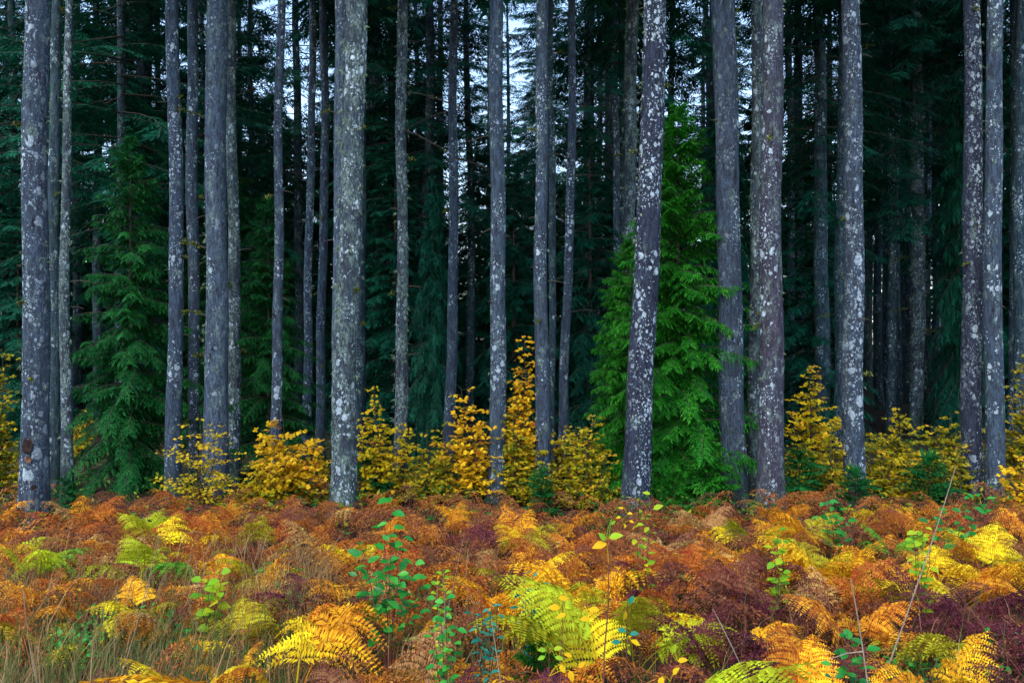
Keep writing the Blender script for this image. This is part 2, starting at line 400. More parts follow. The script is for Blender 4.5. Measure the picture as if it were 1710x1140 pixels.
def trunk_mesh(centre, radius, H, seed, mat, flare=.22, coarse=False, ybend=0.0):
    r = np.random.default_rng(seed)
    sides = 10 if coarse else 26
    z = np.concatenate([np.linspace(-.25, .8, 8 if coarse else 18), np.linspace(.8, 13, 16 if coarse else 170)[1:], np.linspace(13, H, 8)[1:]])
    th = np.arange(sides) / sides * 2 * math.pi
    rad = radius(np.maximum(z, 0))[:, None] * np.ones(sides)[None]
    fl = 1.5 * flare * np.exp(-np.maximum(z, 0) / .33)[:, None] * (1 + .45 * np.sin(3 * th + r.uniform(0, 6))[None] + .3 * np.sin(5 * th + r.uniform(0, 6))[None])
    nz = np.zeros_like(rad)
    for k in range(10):
        nz += r.normal(0, .010) * np.sin(r.integers(1, 5) * th[None] + r.uniform(.3, 3.5) * z[:, None] + r.uniform(0, 6))
    if not coarse:
        nz += r.normal(0, .016, nz.shape)
        for k in range(9):                                # knots and swellings
            zk, tk = r.uniform(.5, 10), r.uniform(0, 6.28)
            dth = np.angle(np.exp(1j * (th - tk)))
            nz += r.uniform(.03, .09) * np.exp(-((z[:, None] - zk) / .05) ** 2 - (dth[None] / .35) ** 2)
    rad = rad * (1 + fl + nz)
    cx = centre(np.maximum(z, 0)) + np.clip(z, 0, 2) * .5 * (.022 * np.sin(z * .75 + seed) + .010 * np.sin(z * 1.9 + seed * 2)); cy = ybend * np.maximum(z, 0) + .02 * np.sin(z * .6 + seed)
    v = np.stack([cx[:, None] + rad * np.cos(th), cy[:, None] + rad * np.sin(th), np.broadcast_to(z[:, None], rad.shape)], -1)
    m = MB()
    i, j = np.meshgrid(np.arange(len(z) - 1), np.arange(sides), indexing='ij'); j2 = (j + 1) % sides
    q = np.stack([i * sides + j, i * sides + j2, (i + 1) * sides + j2, (i + 1) * sides + j], -1).reshape(-1, 4)
    m.add(v.reshape(-1, 3), q)
    return m.mesh('trunk', mat, True)

def beard(parent, centre, radius, seed, z0, z1, n, sides=(-1,), big=1.0):
    """grey-green beard lichen tufts clinging to the rim of a trunk"""
    r = np.random.default_rng(seed)
    b = MB()
    for k in range(n):
        z = r.uniform(z0, z1); s = r.choice(sides)
        a = (math.pi if s < 0 else 0) + r.normal(0, .5)
        a = a if math.sin(a) < .2 else -a
        rr = radius(np.array([z]))[0]
        p = np.array([centre(np.array([z]))[0] + rr * math.cos(a), rr * math.sin(a), z])
        m = r.integers(4, 9)
        d = np.stack([r.normal(s * .5, .5, m), r.normal(-.5, .4, m), r.normal(-.9, .5, m)], -1)
        b.kites(np.tile(p, (m, 1)), d, r.normal(0, 1, (m, 3)), r.uniform(.03, .10, m) * big, .012 * big, r.uniform(0, 1, m))
    return tag(b.build('beard_lichen', BEARD, parent), None, None, kind='stuff')

def stub(parent, centre, radius, z, az, L, seed, moss=0, rise=.1, thick=.014):
    """a dead branch left on a trunk; moss = clump of moss around its end"""
    r = np.random.default_rng(seed)
    rr = radius(np.array([z]))[0]
    p = np.array([centre(np.array([z]))[0] + rr * .8 * math.cos(az), rr * .8 * math.sin(az), z])
    s = np.linspace(0, 1, 6)
    pts = p + np.stack([math.cos(az) * L * s, math.sin(az) * L * s, L * (rise * s - .25 * s * s)], -1) + r.normal(0, L * .015, (6, 3)) * s[:, None]
    b = MB(); b.tube(pts, np.linspace(thick, thick * .3, 6), 5)
    if L > .5:
        for k in range(5):
            u = r.uniform(.35, .95); q = pts[0] + (pts[-1] - pts[0]) * u; q[2] = np.interp(u, s, pts[:, 2])
            e = q + np.array([r.normal(0, .25), r.normal(0, .25), r.normal(-.08, .12)]) * L * .7
            b.tube(np.stack([q, (q + e) / 2 + r.normal(0, .02, 3), e]), [.006, .004, .002], 3)
    br = b.build('branch', WOOD, parent)
    if moss:
        m = MB(); n = int(90 * moss)
        u = r.uniform(.25, 1.0, n)
        q = np.stack([np.interp(u, s, pts[:, k]) for k in range(3)], -1)
        d = r.normal(0, 1, (n, 3)) + np.array([0, 0, .35])
        m.kites(q, d, r.normal(0, 1, (n, 3)), r.uniform(.03, .07, n), .025, r.uniform(0, 1, n))
        tag(m.build('moss', MOSS, br), None, None, kind='stuff')

TREES = {}
def forest_tree(key, xs, yb, ws, bark, label, H=27.0, crown=None, group=None, seed=None, flare=.22, crown_sc=1.0, dz=0.0, D=None):
    D = D or depth(yb)
    seed = seed if seed is not None else (hash_(key) % 9973)
    x, y, _ = at(xs[2], D)
    t = thing('conifer_tree', (x, y, gz(x, y)), label, 'tree', group)
    c, rf = trunk_profile(xs, D, ws, H)
    obj('trunk', trunk_mesh(c, rf, H, seed, BARK[bark], flare), t)
    me = (crown if crown is not None else TALL[seed % 3])
    top = c(np.array([14.0]))[0]
    obj('crown', me, t, (top * .8, 0, dz), (0, 0, seed * 1.7), crown_sc)
    TREES[key] = (t, c, rf, D)
    return t

def hash_(s):
    h = 0
    for ch in str(s): h = (h * 131 + ord(ch)) % 1000003
    return h

# xs / ws: photo x and width of the trunk at the top edge, at y=380 and at its foot
F = forest_tree
F('scar', (63, 60.5, 54), 886, (37, 41, 46), 'patchy', 'thick grey trunk with white lichen patches and a torn brown wound near its foot')
F('shade', (94, 92, 89), 826, (16, 19, 21), 'dim', 'dark shaded trunk directly behind the wounded thick trunk')
F('frost', (112.5, 111, 112), 834, (12, 15, 20), 'mossy', 'slim straight trunk frosted with pale green lichen beside the dark shaded trunk')
F('cedarside', (289, 292, 289), 838, (21, 23, 27), 'plain', 'plain purplish grey trunk standing alone beside the dark green young conifer')
F('stubs', (322, 323, 320), 812, (17, 19, 19), 'speck', 'slim trunk with moss capped branch stubs between two thicker trunks')
F('fissure', (363, 362, 357), 838, (34, 34, 43), 'fiss', 'thick pale trunk with long dark bark fissures rising behind the yellow leaf sprays')
F('lean_on', (387, 389, 389), 815, (15, 19, 23), 'mossy', 'lichen spotted trunk tucked tightly against the thick fissured trunk')
F('slim_a', (471.5, 464.5, 457), 832, (13, 15, 19), 'plain', 'slim slightly tilted grey trunk rising from the broad yellow maple')
F('slim_c', (520, 518, 510), 775, (11, 13, 16), 'speck', 'slim speckled trunk, second from the big mottled trunk')
F('slim_d', (540.5, 540, 534), 762, (12, 14, 16), 'plain', 'slim smooth trunk beside the big mottled trunk, its foot behind the maple')
F('mottle', (594, 584, 574), 872, (35, 37, 42), 'mossy', 'big mottled trunk densely crusted with white and green lichen', flare=.18)
F('twin', (568, 567, 572), 855, (22, 21, 20), 'fiss', 'pale grey trunk half hidden behind the big mottled trunk')
F('mossline', (673, 671, 667), 822, (17, 18, 23), 'mossy', 'narrow trunk with stringy green moss along its edge between two yellow maples')
F('thin_e', (759, 756, 749), 800, (13, 16, 20), 'plain', 'slender blue grey trunk beside the weeping dark conifer, foot behind orange maple')
F('pale', (831, 830, 831), 840, (22, 25, 29), 'speck', 'straight pale trunk evenly speckled with lichen, just beside the orange maple')
F('knot', (903, 905, 907), 840, (20, 21, 28), 'plain', 'brownish grey straight trunk with its foot darkened by needles and moss')
F('knot_back', (919, 921, 921), 795, (11, 12, 12), 'dim', 'thin dark trunk pressed behind the brownish straight trunk')
F('lean_thin', (957, 950, 939), 802, (12, 15, 16), 'plain', 'thin trunk tilting to one side behind the sparse yellow bush')
F('green_gray', (1058, 1049, 1040), 790, (20, 20, 20), 'mossy', 'mossy trunk rising behind the bright green conifer and the leaning trunk')
F('behind_b', (1028, 1029, 1032), 740, (10, 12, 13), 'speck', 'thin grey trunk emerging above the side of the bright green conifer')
F('lean', (1093, 1081, 1060), 866, (37, 41, 46), 'dark', 'thick leaning trunk, dark on one flank with white lichen, before the bright conifer')
F('bow', (1210, 1215, 1229), 846, (40, 38, 43), 'plain', 'thick bowed grey trunk edging the bright green conifer')
F('red_back', (1265, 1261, 1260), 838, (18, 19, 20), 'mossy', 'greenish trunk squeezed between the bowed trunk and the reddish trunk')
F('red', (1290, 1289, 1287), 862, (34, 36, 43), 'red', 'thick reddish purple trunk with flaky bark and white spots')
F('dim_f', (1316, 1321, 1320), 720, (11, 12, 13), 'dim', 'thin dim trunk just past the reddish trunk')
F('round', (1422, 1424, 1427), 848, (29, 32, 34), 'patchy', 'sturdy trunk with round white lichen spots above the small green sapling')
F('round_back', (1409, 1406, 1404), 760, (18, 20, 22), 'dim', 'dim trunk overlapped by the sturdy spotted trunk')
F('stubby', (1527, 1533, 1529), 726, (19, 22, 23), 'mossy', 'distant mossy trunk carrying yellow green branch stubs on both sides', flare=.1)
F('white', (1625, 1623, 1623), 846, (26, 31, 34), 'dark', 'dark purple trunk covered all over in bright white lichen spots')
F('smooth', (1660, 1659, 1664), 852, (24, 28, 31), 'plain', 'dull blue grey trunk beside the white spotted dark trunk')
F('edge', (1702, 1702, 1705), 770, (16, 19, 21), 'dim', 'dim trunk at the edge behind the drooping yellow bush')

# --- details on the near trunks
for key, sd, z0, z1, n, sides, big in (('scar', 1, 1.5, 7.0, 26, (-1, 1), 1.0), ('fissure', 2, 2.0, 8, 40, (-1,), 1.0), ('mottle', 3, .5, 8, 60, (-1, 1), 1.2), ('mossline', 4, 1, 8.5, 70, (-1, 1), 1.1),
        ('green_gray', 5, 3, 10, 70, (-1, 1), 1.3), ('lean', 6, 1, 7.5, 30, (-1,), .9), ('bow', 7, 2, 8, 26, (1,), .9), ('red', 8, 1, 8, 30, (1, -1), .9), ('red_back', 9, 2, 9, 34, (-1, 1), 1.2),
        ('knot', 10, 1, 8, 26, (1, -1), 1.0), ('round', 11, 1, 8, 24, (-1, 1), .9), ('frost', 12, 1, 7.5, 24, (-1, 1), .9), ('white', 13, 2, 8, 22, (1, -1), 1.0), ('stubby', 14, 1, 10, 50, (-1, 1), 1.6), ('pale', 15, 1, 8, 20, (-1, 1), .8)):
    t, c, rf, D = TREES[key]
    beard(t, c, rf, sd, z0, z1, n, sides, big)
def zat(py, D): return H_CAM - (py - CY) / FPX * D
for key, py, az, L, ms, rise in (('stubs', 405, 3.5, .16, .8, .1), ('stubs', 705, 4.4, .18, 1, 0), ('fissure', 415, 3.4, .42, 1, .5), ('fissure', 525, 3.3, .40, 1, .4), ('fissure', 200, 3.3, .5, .6, .6), ('fissure', 590, 3.5, .14, .6, 0),
        ('lean_on', 425, -.3, .3, 0, .3), ('lean_on', 480, 4.5, .12, .6, 0), ('slim_d', 455, 3.2, .2, 0, .1), ('mossline', 475, -.2, .3, 0, .2), ('mossline', 590, -.2, .28, 0, .4), ('mottle', 490, 5.5, .1, .9, 0),
        ('stubby', 485, -.3, .75, .8, .1), ('stubby', 515, 3.4, .6, .8, .1), ('stubby', 580, -.3, .9, 1.2, .25), ('stubby', 550, -.2, .3, .8, 0), ('stubby', 428, 3.3, .6, .7, 0), ('stubby', 650, -.3, .8, .3, .3), ('stubby', 240, 3.3, 1.2, .4, -.2),
        ('stubby', 215, 3.5, 1.6, .3, -.4), ('lean_thin', 300, -.2, .5, 0, .2), ('knot', 470, .1, .3, 0, .1), ('round_back', 520, 3.3, .4, .4, .1), ('frost', 470, .2, .4, 0, .2), ('cedarside', 560, .1, .12, 0, .2),
        ('thin_e', 260, .3, .9, 0, -.1), ('thin_e', 180, 3.0, 1.2, 0, -.2), ('mossline', 150, 0, 1.2, .2, -.1), ('mossline', 215, -.4, 1.0, .2, -.35), ('pale', 230, 3.3, .5, 0, -.1)):
    t, c, rf, D = TREES[key]
    stub(t, c, rf, zat(py, D), az, L, hash_(key) + py, ms, rise)

for key in list(TREES):                                  # short broken stubs and bare twigs on every near trunk
    t, c, rf, D = TREES[key]; r = random.Random(hash_(key) + 5)
    for k in range(r.randint(4, 7)):
        long_ = D > 17.5 and r.random() < .35
        z = r.uniform(1.8, H_CAM + .34 * D); az = r.choice([r.uniform(-.6, .5), r.uniform(2.6, 3.8), r.uniform(3.8, 5.6)])
        stub(t, c, rf, z, az, r.uniform(.5, 1.1) if long_ else r.uniform(.05, .22), hash_(key) + k * 17, 0 if r.random() < .7 else .3, r.uniform(-.3, .5), .010 if long_ else .013)
def wound():
    t, c, rf, D = TREES['scar']
    def patch(name, py, w, h, ax, mat, lift, seed):
        r = np.random.default_rng(seed)
        zc = zat(py, D); b = MB(); n = 14
        th = np.arange(n) / n * 2 * math.pi; rr = 1 + r.normal(0, .16, n)
        rings = []
        for k, f in enumerate((1.0, .7, .35, .02)):
            z = zc + h * np.sin(th) * f * rr; a = -math.pi / 2 + ax + w * np.cos(th) * f * rr
            ra = rf(z) * (1.012 + lift - (0 if k == 0 else lift * 1.1 * (1 - f)) + r.normal(0, .012, n))
            rings.append(np.stack([c(z) + ra * np.cos(a), ra * np.sin(a), z], -1))
        i, j = np.meshgrid(np.arange(3), np.arange(n), indexing='ij')
        q = np.stack([i * n + j, i * n + (j + 1) % n, (i + 1) * n + (j + 1) % n, (i + 1) * n + j], -1)
        b.add(np.concatenate(rings), q)
        o = b.build(name, mat, t)
        return o
    rot = plain_mat('rotten_wood', (0.010, 0.007, 0.007), (0.06, 0.030, 0.022), 18, .9, .8)
    raw = plain_mat('torn_wood', (0.10, 0.035, 0.02), (0.22, 0.10, 0.05), 22, .8, .6)
    patch('bark_wound', 738, .36, .11, .0, rot, .05, 1)
    patch('torn_wood', 760, .22, .045, .12, raw, .09, 2)
    patch('bark_wound', 806, .2, .035, .5, rot, .05, 3)
wound()

# --- trees further in: their trunks stand behind, their crowns close the view
GT = [trunk_mesh(lambda t, a=a: a * t + .06 * np.sin(t * .35 + a * 90), lambda t, r0=r0: np.interp(t, [0, 14, 27], [r0, r0 * .6, .02]), 27.0, 50 + i, BARK['dim'], .12, True) for i, (a, r0) in enumerate(((0, .17), (.006, .2), (-.007, .15), (.0, .22)))]
def far_tree(px, D, mesh, crown, label, group, sc=1.0, trunk=True, dz=0.0, wide=1.0):
    x, y, _ = at(px, D)
    t = thing('conifer_tree', (x, y, 0), label, 'tree', group)
    rz = R_.uniform(0, 6.28)
    obj('trunk', mesh, t, (0, 0, 0), (0, 0, rz), (1, 1, sc))
    obj('crown', crown, t, (0, 0, dz), (0, 0, rz + 1), (wide, wide, sc))
    return t

LAND = [(0, 'the wounded trunk'), (170, 'the two young conifers'), (330, 'the fissured trunk'), (450, 'the broad yellow maple'), (590, 'the big mottled trunk'), (720, 'the orange maple'), (870, 'the straight pale trunk'),
        (990, 'the bright green conifer'), (1180, 'the bowed trunk'), (1300, 'the reddish trunk'), (1420, 'the sturdy spotted trunk'), (1530, 'the mossy stubby trunk'), (1620, 'the white spotted trunk')]
def landmark(px):
    return [n for x, n in LAND if px >= x or x == 0][-1]
# trunks that can be told apart in the gloom (x, D, trunk)
for px, D, i in ((128, 33, 0), (163, 30, 2), (246, 31, 0), (268, 36, 2), (497, 31, 0), (604, 27, 2), (622, 33, 3), (653, 34, 0), (786, 32, 2), (1044, 28, 2), (1334, 30, 0), (1384, 38, 0), (1468, 38, 0), (1481, 48, 1), (1495, 34, 3), (1515, 42, 0),
                 (1550, 36, 0), (1562, 46, 3), (1574, 52, 1), (1588, 50, 3), (1642, 27, 2), (1452, 50, 1), (8, 40, 1), (22, 31, 0), (40, 46, 1), (420, 40, 0), (700, 44, 1), (1120, 36, 0), (1185, 40, 1), (980, 34, 1), (990, 45, 0)):
    n = landmark(px)
    far_tree(px, D, GT[i], LOWC[R_.randrange(3)] if (D > 29 and not any(a < px < b for a, b in ((95, 190), (405, 480), (1440, 1600)))) else TALL[R_.randrange(3)], f'dim straight forest trunk seen through the gloom beyond {n}', f'dim trunks beyond {n}', R_.uniform(.9, 1.08))
# a loose plantation behind
placed = []
def gap(px, D):      # lanes through which the photo shows the sky
    for a, b, d in ((100, 172, 20), (420, 475, 20), (840, 895, 24), (930, 990, 24), (1340, 1365, 34), (1535, 1560, 34)):
        if a < px < b and D > d: return True
    return False
tries = 0
while len(placed) < 112 and tries < 4000:
    tries += 1
    D = R_.uniform(24, 78); px = R_.uniform(-420, 2130)
    x, y, _ = at(px, D)
    if gap(px, D) or any((x - a) ** 2 + (y - b) ** 2 < 2.6 ** 2 for a, b in placed): continue
    placed.append((x, y))
    n = landmark(px)
    row = 'some way' if D < 45 else 'far'
    far_tree(px, D, GT[R_.randrange(4)], (LOWC if R_.random() < .8 else TALL)[R_.randrange(3)], f'tall dark conifer standing {row} back in the forest beyond {n}', f'dark conifers {row} back beyond {n}', R_.uniform(.78, 1.1), wide=R_.uniform(.9, 1.25))

far_tree(908, 38, GT[2], LOWC[0], 'dim tree whose boughs cross the bright sky gap behind the brownish straight trunk', None, 1.0)
far_tree(848, 52, GT[0], LOWC[1], 'dim tree whose boughs fringe the sky gap beside the straight pale trunk', None, .95)
far_tree(1000, 44, GT[0], LOWC[2], 'dim tree whose boughs fringe the sky gap past the tilting thin trunk', None, .95)
for i in range(44):                                    # the last rows, lower in the picture
    px = -150 + 2010 * (i + R_.uniform(.1, .9)) / 44; D = R_.uniform(74, 92)
    far_tree(px, D, GT[i % 4], LOWC[i % 3], f'distant conifer closing the view between the trunks beyond {landmark(px)}', f'distant conifers beyond {landmark(px)}', R_.uniform(.62, .8), dz=-3.0, wide=1.2)
# --- understorey conifers
def young(px, yb, top, kind, label, wid=None, group=None, D=None, lean=0):
    D = D or depth(yb)
    x, y, _ = at(px, D)
    h = H_CAM - (top - CY) / FPX * D
    t = thing('young_conifer', (x, y, gz(x, y)), label, 'tree', group)
    b = MB(); b.tube(np.stack([np.zeros(8), np.zeros(8), np.linspace(-.2, h * .97, 8)], -1), np.linspace(.012 * h, .006, 8), 8)
    b.build('trunk', WOOD, t)
    w = (wid / FPX * D / 2) / 1.45 if wid else h / 7
    obj('crown', YOUNG[kind], t, rot=(0, 0, R_.uniform(0, 6)), sc=(w, w, h / 7))
    return t
young(1132, 838, 180, 'bright', 'tall bright green young conifer filling the space behind the leaning trunk', 285)
young(1048, 822, 405, 'broad', 'shorter bright green conifer peeking out on the far flank of the leaning trunk', 150)
young(218, 818, 235, 'mid', 'dark green layered young conifer beside the plain purplish trunk', 240)
young(448, 808, 330, 'mid2', 'dark green layered young conifer behind the slim tilted trunk', 200)
young(722, 780, 300, 'weep', 'nearly black weeping conifer hanging between the narrow and slender trunks', 150)
young(985, 770, 190, 'dark', 'dark blue green conifer behind the tilting thin trunk', 170)
young(858, 745, 270, 'dark', 'blue green conifer in the lit gap beside the straight pale trunk', 170)
young(1360, 740, 260, 'dark', 'dim conifer with drooping boughs between the reddish and sturdy spotted trunks', 200)
young(1600, 730, 130, 'weep', 'tall black weeping conifer behind the white spotted dark trunk', 150)
young(30, 740, 330, 'dark', 'dim conifer behind the wounded trunk and the dark shaded trunk', 170)
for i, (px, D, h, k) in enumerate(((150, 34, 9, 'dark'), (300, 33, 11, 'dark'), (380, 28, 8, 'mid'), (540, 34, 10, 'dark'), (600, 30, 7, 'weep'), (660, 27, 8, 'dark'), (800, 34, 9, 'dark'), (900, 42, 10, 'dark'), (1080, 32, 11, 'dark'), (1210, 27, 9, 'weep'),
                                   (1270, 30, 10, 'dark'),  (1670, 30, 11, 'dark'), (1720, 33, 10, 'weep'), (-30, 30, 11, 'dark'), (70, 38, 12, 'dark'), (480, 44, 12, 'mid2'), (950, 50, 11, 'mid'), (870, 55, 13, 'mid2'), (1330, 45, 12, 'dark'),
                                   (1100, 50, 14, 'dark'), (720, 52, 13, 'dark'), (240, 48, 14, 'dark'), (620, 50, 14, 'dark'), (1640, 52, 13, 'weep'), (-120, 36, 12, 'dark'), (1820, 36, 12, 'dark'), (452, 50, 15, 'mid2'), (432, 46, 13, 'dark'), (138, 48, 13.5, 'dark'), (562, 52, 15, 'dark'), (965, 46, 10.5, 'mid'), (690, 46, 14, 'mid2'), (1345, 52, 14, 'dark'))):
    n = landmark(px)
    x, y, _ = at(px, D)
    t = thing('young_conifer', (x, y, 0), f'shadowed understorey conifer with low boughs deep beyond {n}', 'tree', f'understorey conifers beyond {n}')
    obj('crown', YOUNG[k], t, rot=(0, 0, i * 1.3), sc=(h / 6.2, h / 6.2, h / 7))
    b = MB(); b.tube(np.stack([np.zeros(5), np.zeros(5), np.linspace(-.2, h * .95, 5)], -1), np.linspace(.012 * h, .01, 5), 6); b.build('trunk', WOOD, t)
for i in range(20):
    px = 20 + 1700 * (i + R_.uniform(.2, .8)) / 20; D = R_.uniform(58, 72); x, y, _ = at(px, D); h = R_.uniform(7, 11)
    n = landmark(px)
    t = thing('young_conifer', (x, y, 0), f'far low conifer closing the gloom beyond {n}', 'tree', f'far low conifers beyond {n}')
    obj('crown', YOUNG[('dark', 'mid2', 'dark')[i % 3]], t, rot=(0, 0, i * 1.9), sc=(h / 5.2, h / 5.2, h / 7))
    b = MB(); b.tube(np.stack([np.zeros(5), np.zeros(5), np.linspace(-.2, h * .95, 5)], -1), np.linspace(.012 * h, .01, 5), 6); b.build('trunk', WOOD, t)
# small saplings at the feet of the trunks
for px, yb, h, w, k, lab in ((1125, 860, .75, .9, 0, 'knee high bright conifer sapling at the foot of the bright green conifer'), (1180, 856, 1.15, 1.0, 0, 'slender bright conifer sapling beside the bowed trunk'), (1335, 852, 1.0, 1.2, 1, 'green sapling with flat boughs under the yellow hazel bush'),
                             (1428, 866, .75, 1.2, 1, 'small green sapling covering the foot of the sturdy spotted trunk'), (110, 880, .8, 1.0, 1, 'small green sapling beside the foot of the wounded trunk'), (1550, 858, .9, 1.3, 1, 'low green sapling under the orange thicket'),
                             (860, 830, 1.0, 1.2, 1, 'low green sapling at the foot of the yellow spire maple'), (620, 838, .9, 1.2, 1, 'low green sapling below the tall yellow maple'), (905, 858, .7, 1.0, 1, 'dark little sapling against the foot of the brownish trunk')):
    D = depth(yb); x, y, _ = at(px, D)
    t = thing('conifer_sapling', (x, y, gz(x, y)), lab, 'sapling')
    obj('crown', SAP[k], t, rot=(0, 0, px), sc=(h * w, h * w, h))
    b = MB(); b.tube([[0, 0, -.05], [0, 0, h * .5], [0, 0, h]], [.012, .008, .003], 5); b.build('trunk', WOOD, t)

# ------------------------------------------------------------------ autumn shrubs behind the ferns
def leaf_fan(b, pos, d, nrm, ln, tint, lobes=3):
    """a lobed leaf: three kites fanning from one stalk"""
    d = unit(d); side = unit(np.cross(d, nrm))
    for k, a in enumerate(np.linspace(-.75, .75, lobes) if lobes > 1 else [0]):
        dd = d * math.cos(a) + side * math.sin(a)
        b.kites(pos, dd, nrm, ln * (1 - .2 * abs(a)), ln * .48 if lobes > 1 else ln * .62, tint, fold=.08, belly=.55)

def shrub(px, yb, top, wpx, mat, label, seed, leaf=.085, dens=1.0, spire=False, cat='shrub', D=None, name='maple_shrub', lobes=3, group=None, low=.1):
    D = D or depth(yb)
    r = np.random.default_rng(seed)
    x, y, _ = at(px, D)
    h = H_CAM - (top - CY) / FPX * D; w = wpx / FPX * D / 2 * (1.1 if spire else 1.35); leaf *= .74
    t = thing(name, (x, y, gz(x, y)), label, cat, group)
    st, fo = MB(), MB()
    ns = 6 if spire else max(8, int(8 * w / .6))
    for k in range(ns):
        az = r.uniform(0, 6.283); tgt = np.array([math.cos(az) * w * r.uniform(.1, .95), math.sin(az) * w * .7 * r.uniform(.1, .9), h * r.uniform(.4, .95)])
        if spire: tgt = np.array([r.normal(0, .12) * w, r.normal(0, .1), h * (1 - .12 * k)])
        if k == 0: tgt = np.array([r.normal(0, .12) * w, 0, h * .98])
        rho = min(1, math.hypot(tgt[0], tgt[1]) / max(w, .01)); tgt[2] *= 1 - .35 * rho * rho
        p0 = np.array([r.normal(0, .08) * w, r.normal(0, .06), -.05])
        s = np.linspace(0, 1, 9)
        path = p0 + (tgt - p0) * np.stack([s ** 1.5, s ** 1.5, s ** .8], -1) + r.normal(0, .02, (9, 3)) * s[:, None]
        st.tube(path, np.linspace(.012, .003, 9), 5)
        nb = int(12 * dens * max(h, 1.2))
        for i in range(nb):
            u = low + (1 - low) * (i + r.uniform(0, .8)) / nb
            q = np.array([np.interp(u, s, path[:, c]) for c in range(3)])
            a2 = r.uniform(0, 6.283); ln = (w * .75 if not spire else w) * (1.05 - .75 * u) * r.uniform(.4, 1.1) + .08
            bs = np.linspace(0, 1, 4)
            e = q + np.array([math.cos(a2) * ln, math.sin(a2) * ln, ln * r.uniform(-.05, .35)])
            bp = q + (e - q) * bs[:, None] + np.array([0, 0, -.12 * ln]) * (bs ** 2)[:, None]
            st.tube(bp, np.linspace(.005, .0015, 4), 3)
            m = max(3, int(ln / (leaf * .42)))
            v = r.uniform(.1, 1.0, m)
            pos = np.stack([np.interp(v, bs, bp[:, c]) for c in range(3)], -1)
            sg = r.choice([-1, 1], m)
            ax = (e - q) / max(np.linalg.norm(e - q), 1e-6)
            out = np.stack([-ax[1] * sg, ax[0] * sg, r.normal(-.15, .2, m)], -1) + ax * .6 + r.normal(0, .2, (m, 3))
            nrm = np.array([0, -.45, 1.0]) + r.normal(0, .35, (m, 3))
            pos = pos + unit(out) * leaf * .3
            leaf_fan(fo, pos, out, nrm, leaf * r.uniform(.65, 1.25, m), np.clip(r.normal(.5, .22, m) + r.normal(0, .1), 0, 1), lobes)
    st.build('stem', WOOD, t)
    fo.build('foliage', MAPLE[mat] if isinstance(mat, str) else mat, t)
    return t

shrub(0, 835, 575, 70, 'olive', 'tall olive gold bush at the edge behind the wounded trunk', 1)
shrub(137, 770, 680, 34, 'olive', 'small dim yellow bush between frosted trunk and dark young conifer', 2)
shrub(340, 862, 690, 150, 'yellow', 'open yellow bush with scattered leaves across the feet of the fissured trunk', 3, leaf=.075, dens=.55, lobes=1)
shrub(490, 846, 690, 150, 'orange', 'broad golden maple between the slim tilted trunk and the big mottled trunk', 4, leaf=.10, dens=.9)
shrub(430, 850, 770, 80, 'yellow', 'low yellow bush at the foot of the slim tilted trunk', 5, leaf=.085)
shrub(632, 840, 635, 80, 'yellow', 'tall yellow maple between the big mottled trunk and the mossy narrow trunk', 6, leaf=.08, dens=.9)
shrub(672, 838, 690, 45, 'yellow', 'yellow maple spray partly covering the mossy narrow trunk', 7, leaf=.08, dens=.7)
shrub(790, 840, 640, 88, 'orange', 'bright orange maple touching the straight pale trunk', 8, leaf=.10, dens=.95)
shrub(735, 838, 705, 90, 'olive', 'greenish yellow bush at the foot of the slender blue grey trunk', 9, leaf=.08, dens=.8)
shrub(873, 838, 560, 62, 'orange', 'tall spire of orange maple leaves beside the brownish straight trunk', 10, leaf=.095, spire=True, dens=1.3)
shrub(862, 842, 690, 70, 'olive', 'dense yellow green bush below the orange spire', 11, leaf=.075)
shrub(980, 840, 680, 115, 'olive', 'sparse yellow bush between the thin tilting trunk and the leaning trunk', 12, leaf=.075, dens=.9)
shrub(935, 830, 700, 50, 'yellow', 'yellow maple spray crossing the thin tilting trunk', 13, leaf=.075, dens=.7)
shrub(1352, 835, 600, 100, 'yellow', 'tall hazel bush with tawny leaves between reddish and sturdy spotted trunks', 14, leaf=.08, dens=1.0)
shrub(1500, 815, 680, 120, 'olive', 'tawny thicket in front of the distant mossy trunk', 15, leaf=.08, dens=1.0)
shrub(1575, 825, 690, 100, 'olive', 'tawny thicket beside the white spotted trunk', 16, leaf=.08, dens=1.0)
shrub(1540, 845, 755, 130, 'yellow', 'low orange and green thicket in front of the tawny bushes', 17, leaf=.075, dens=.9)
shrub(1700, 835, 590, 75, 'olive', 'drooping yellow bush at the edge past the dull blue grey trunk', 18, leaf=.08, dens=.9)
shrub(1708, 865, 752, 70, 'orange', 'orange maple spray low beside the dull blue grey trunk', 19, leaf=.11, dens=.8)
shrub(1648, 838, 710, 40, 'olive', 'thin yellow spray between white spotted and dull blue grey trunks', 20, leaf=.07, dens=.6)

shrub(715, 842, 745, 90, 'olive', 'low olive bush in front of the weeping dark conifer', 31, leaf=.07, dens=.9)
shrub(900, 846, 750, 90, 'olive', 'low yellow green bush around the foot of the brownish straight trunk', 32, leaf=.07, dens=.9)
shrub(985, 850, 740, 100, 'olive', 'low dense yellow green bush beside the foot of the leaning trunk', 33, leaf=.07, dens=1.0)
shrub(1390, 848, 700, 80, 'olive', 'low olive bush against the sturdy spotted trunk', 34, leaf=.07, dens=.9)
shrub(1470, 842, 735, 90, 'olive', 'low olive thicket just past the sturdy spotted trunk', 35, leaf=.07, dens=.9)
shrub(560, 842, 770, 70, 'olive', 'low olive bush behind the foot of the big mottled trunk', 36, leaf=.07, dens=.8)
shrub(1595, 850, 740, 80, 'olive', 'low tawny bush next to the foot of the white spotted trunk', 37, leaf=.07, dens=.9)

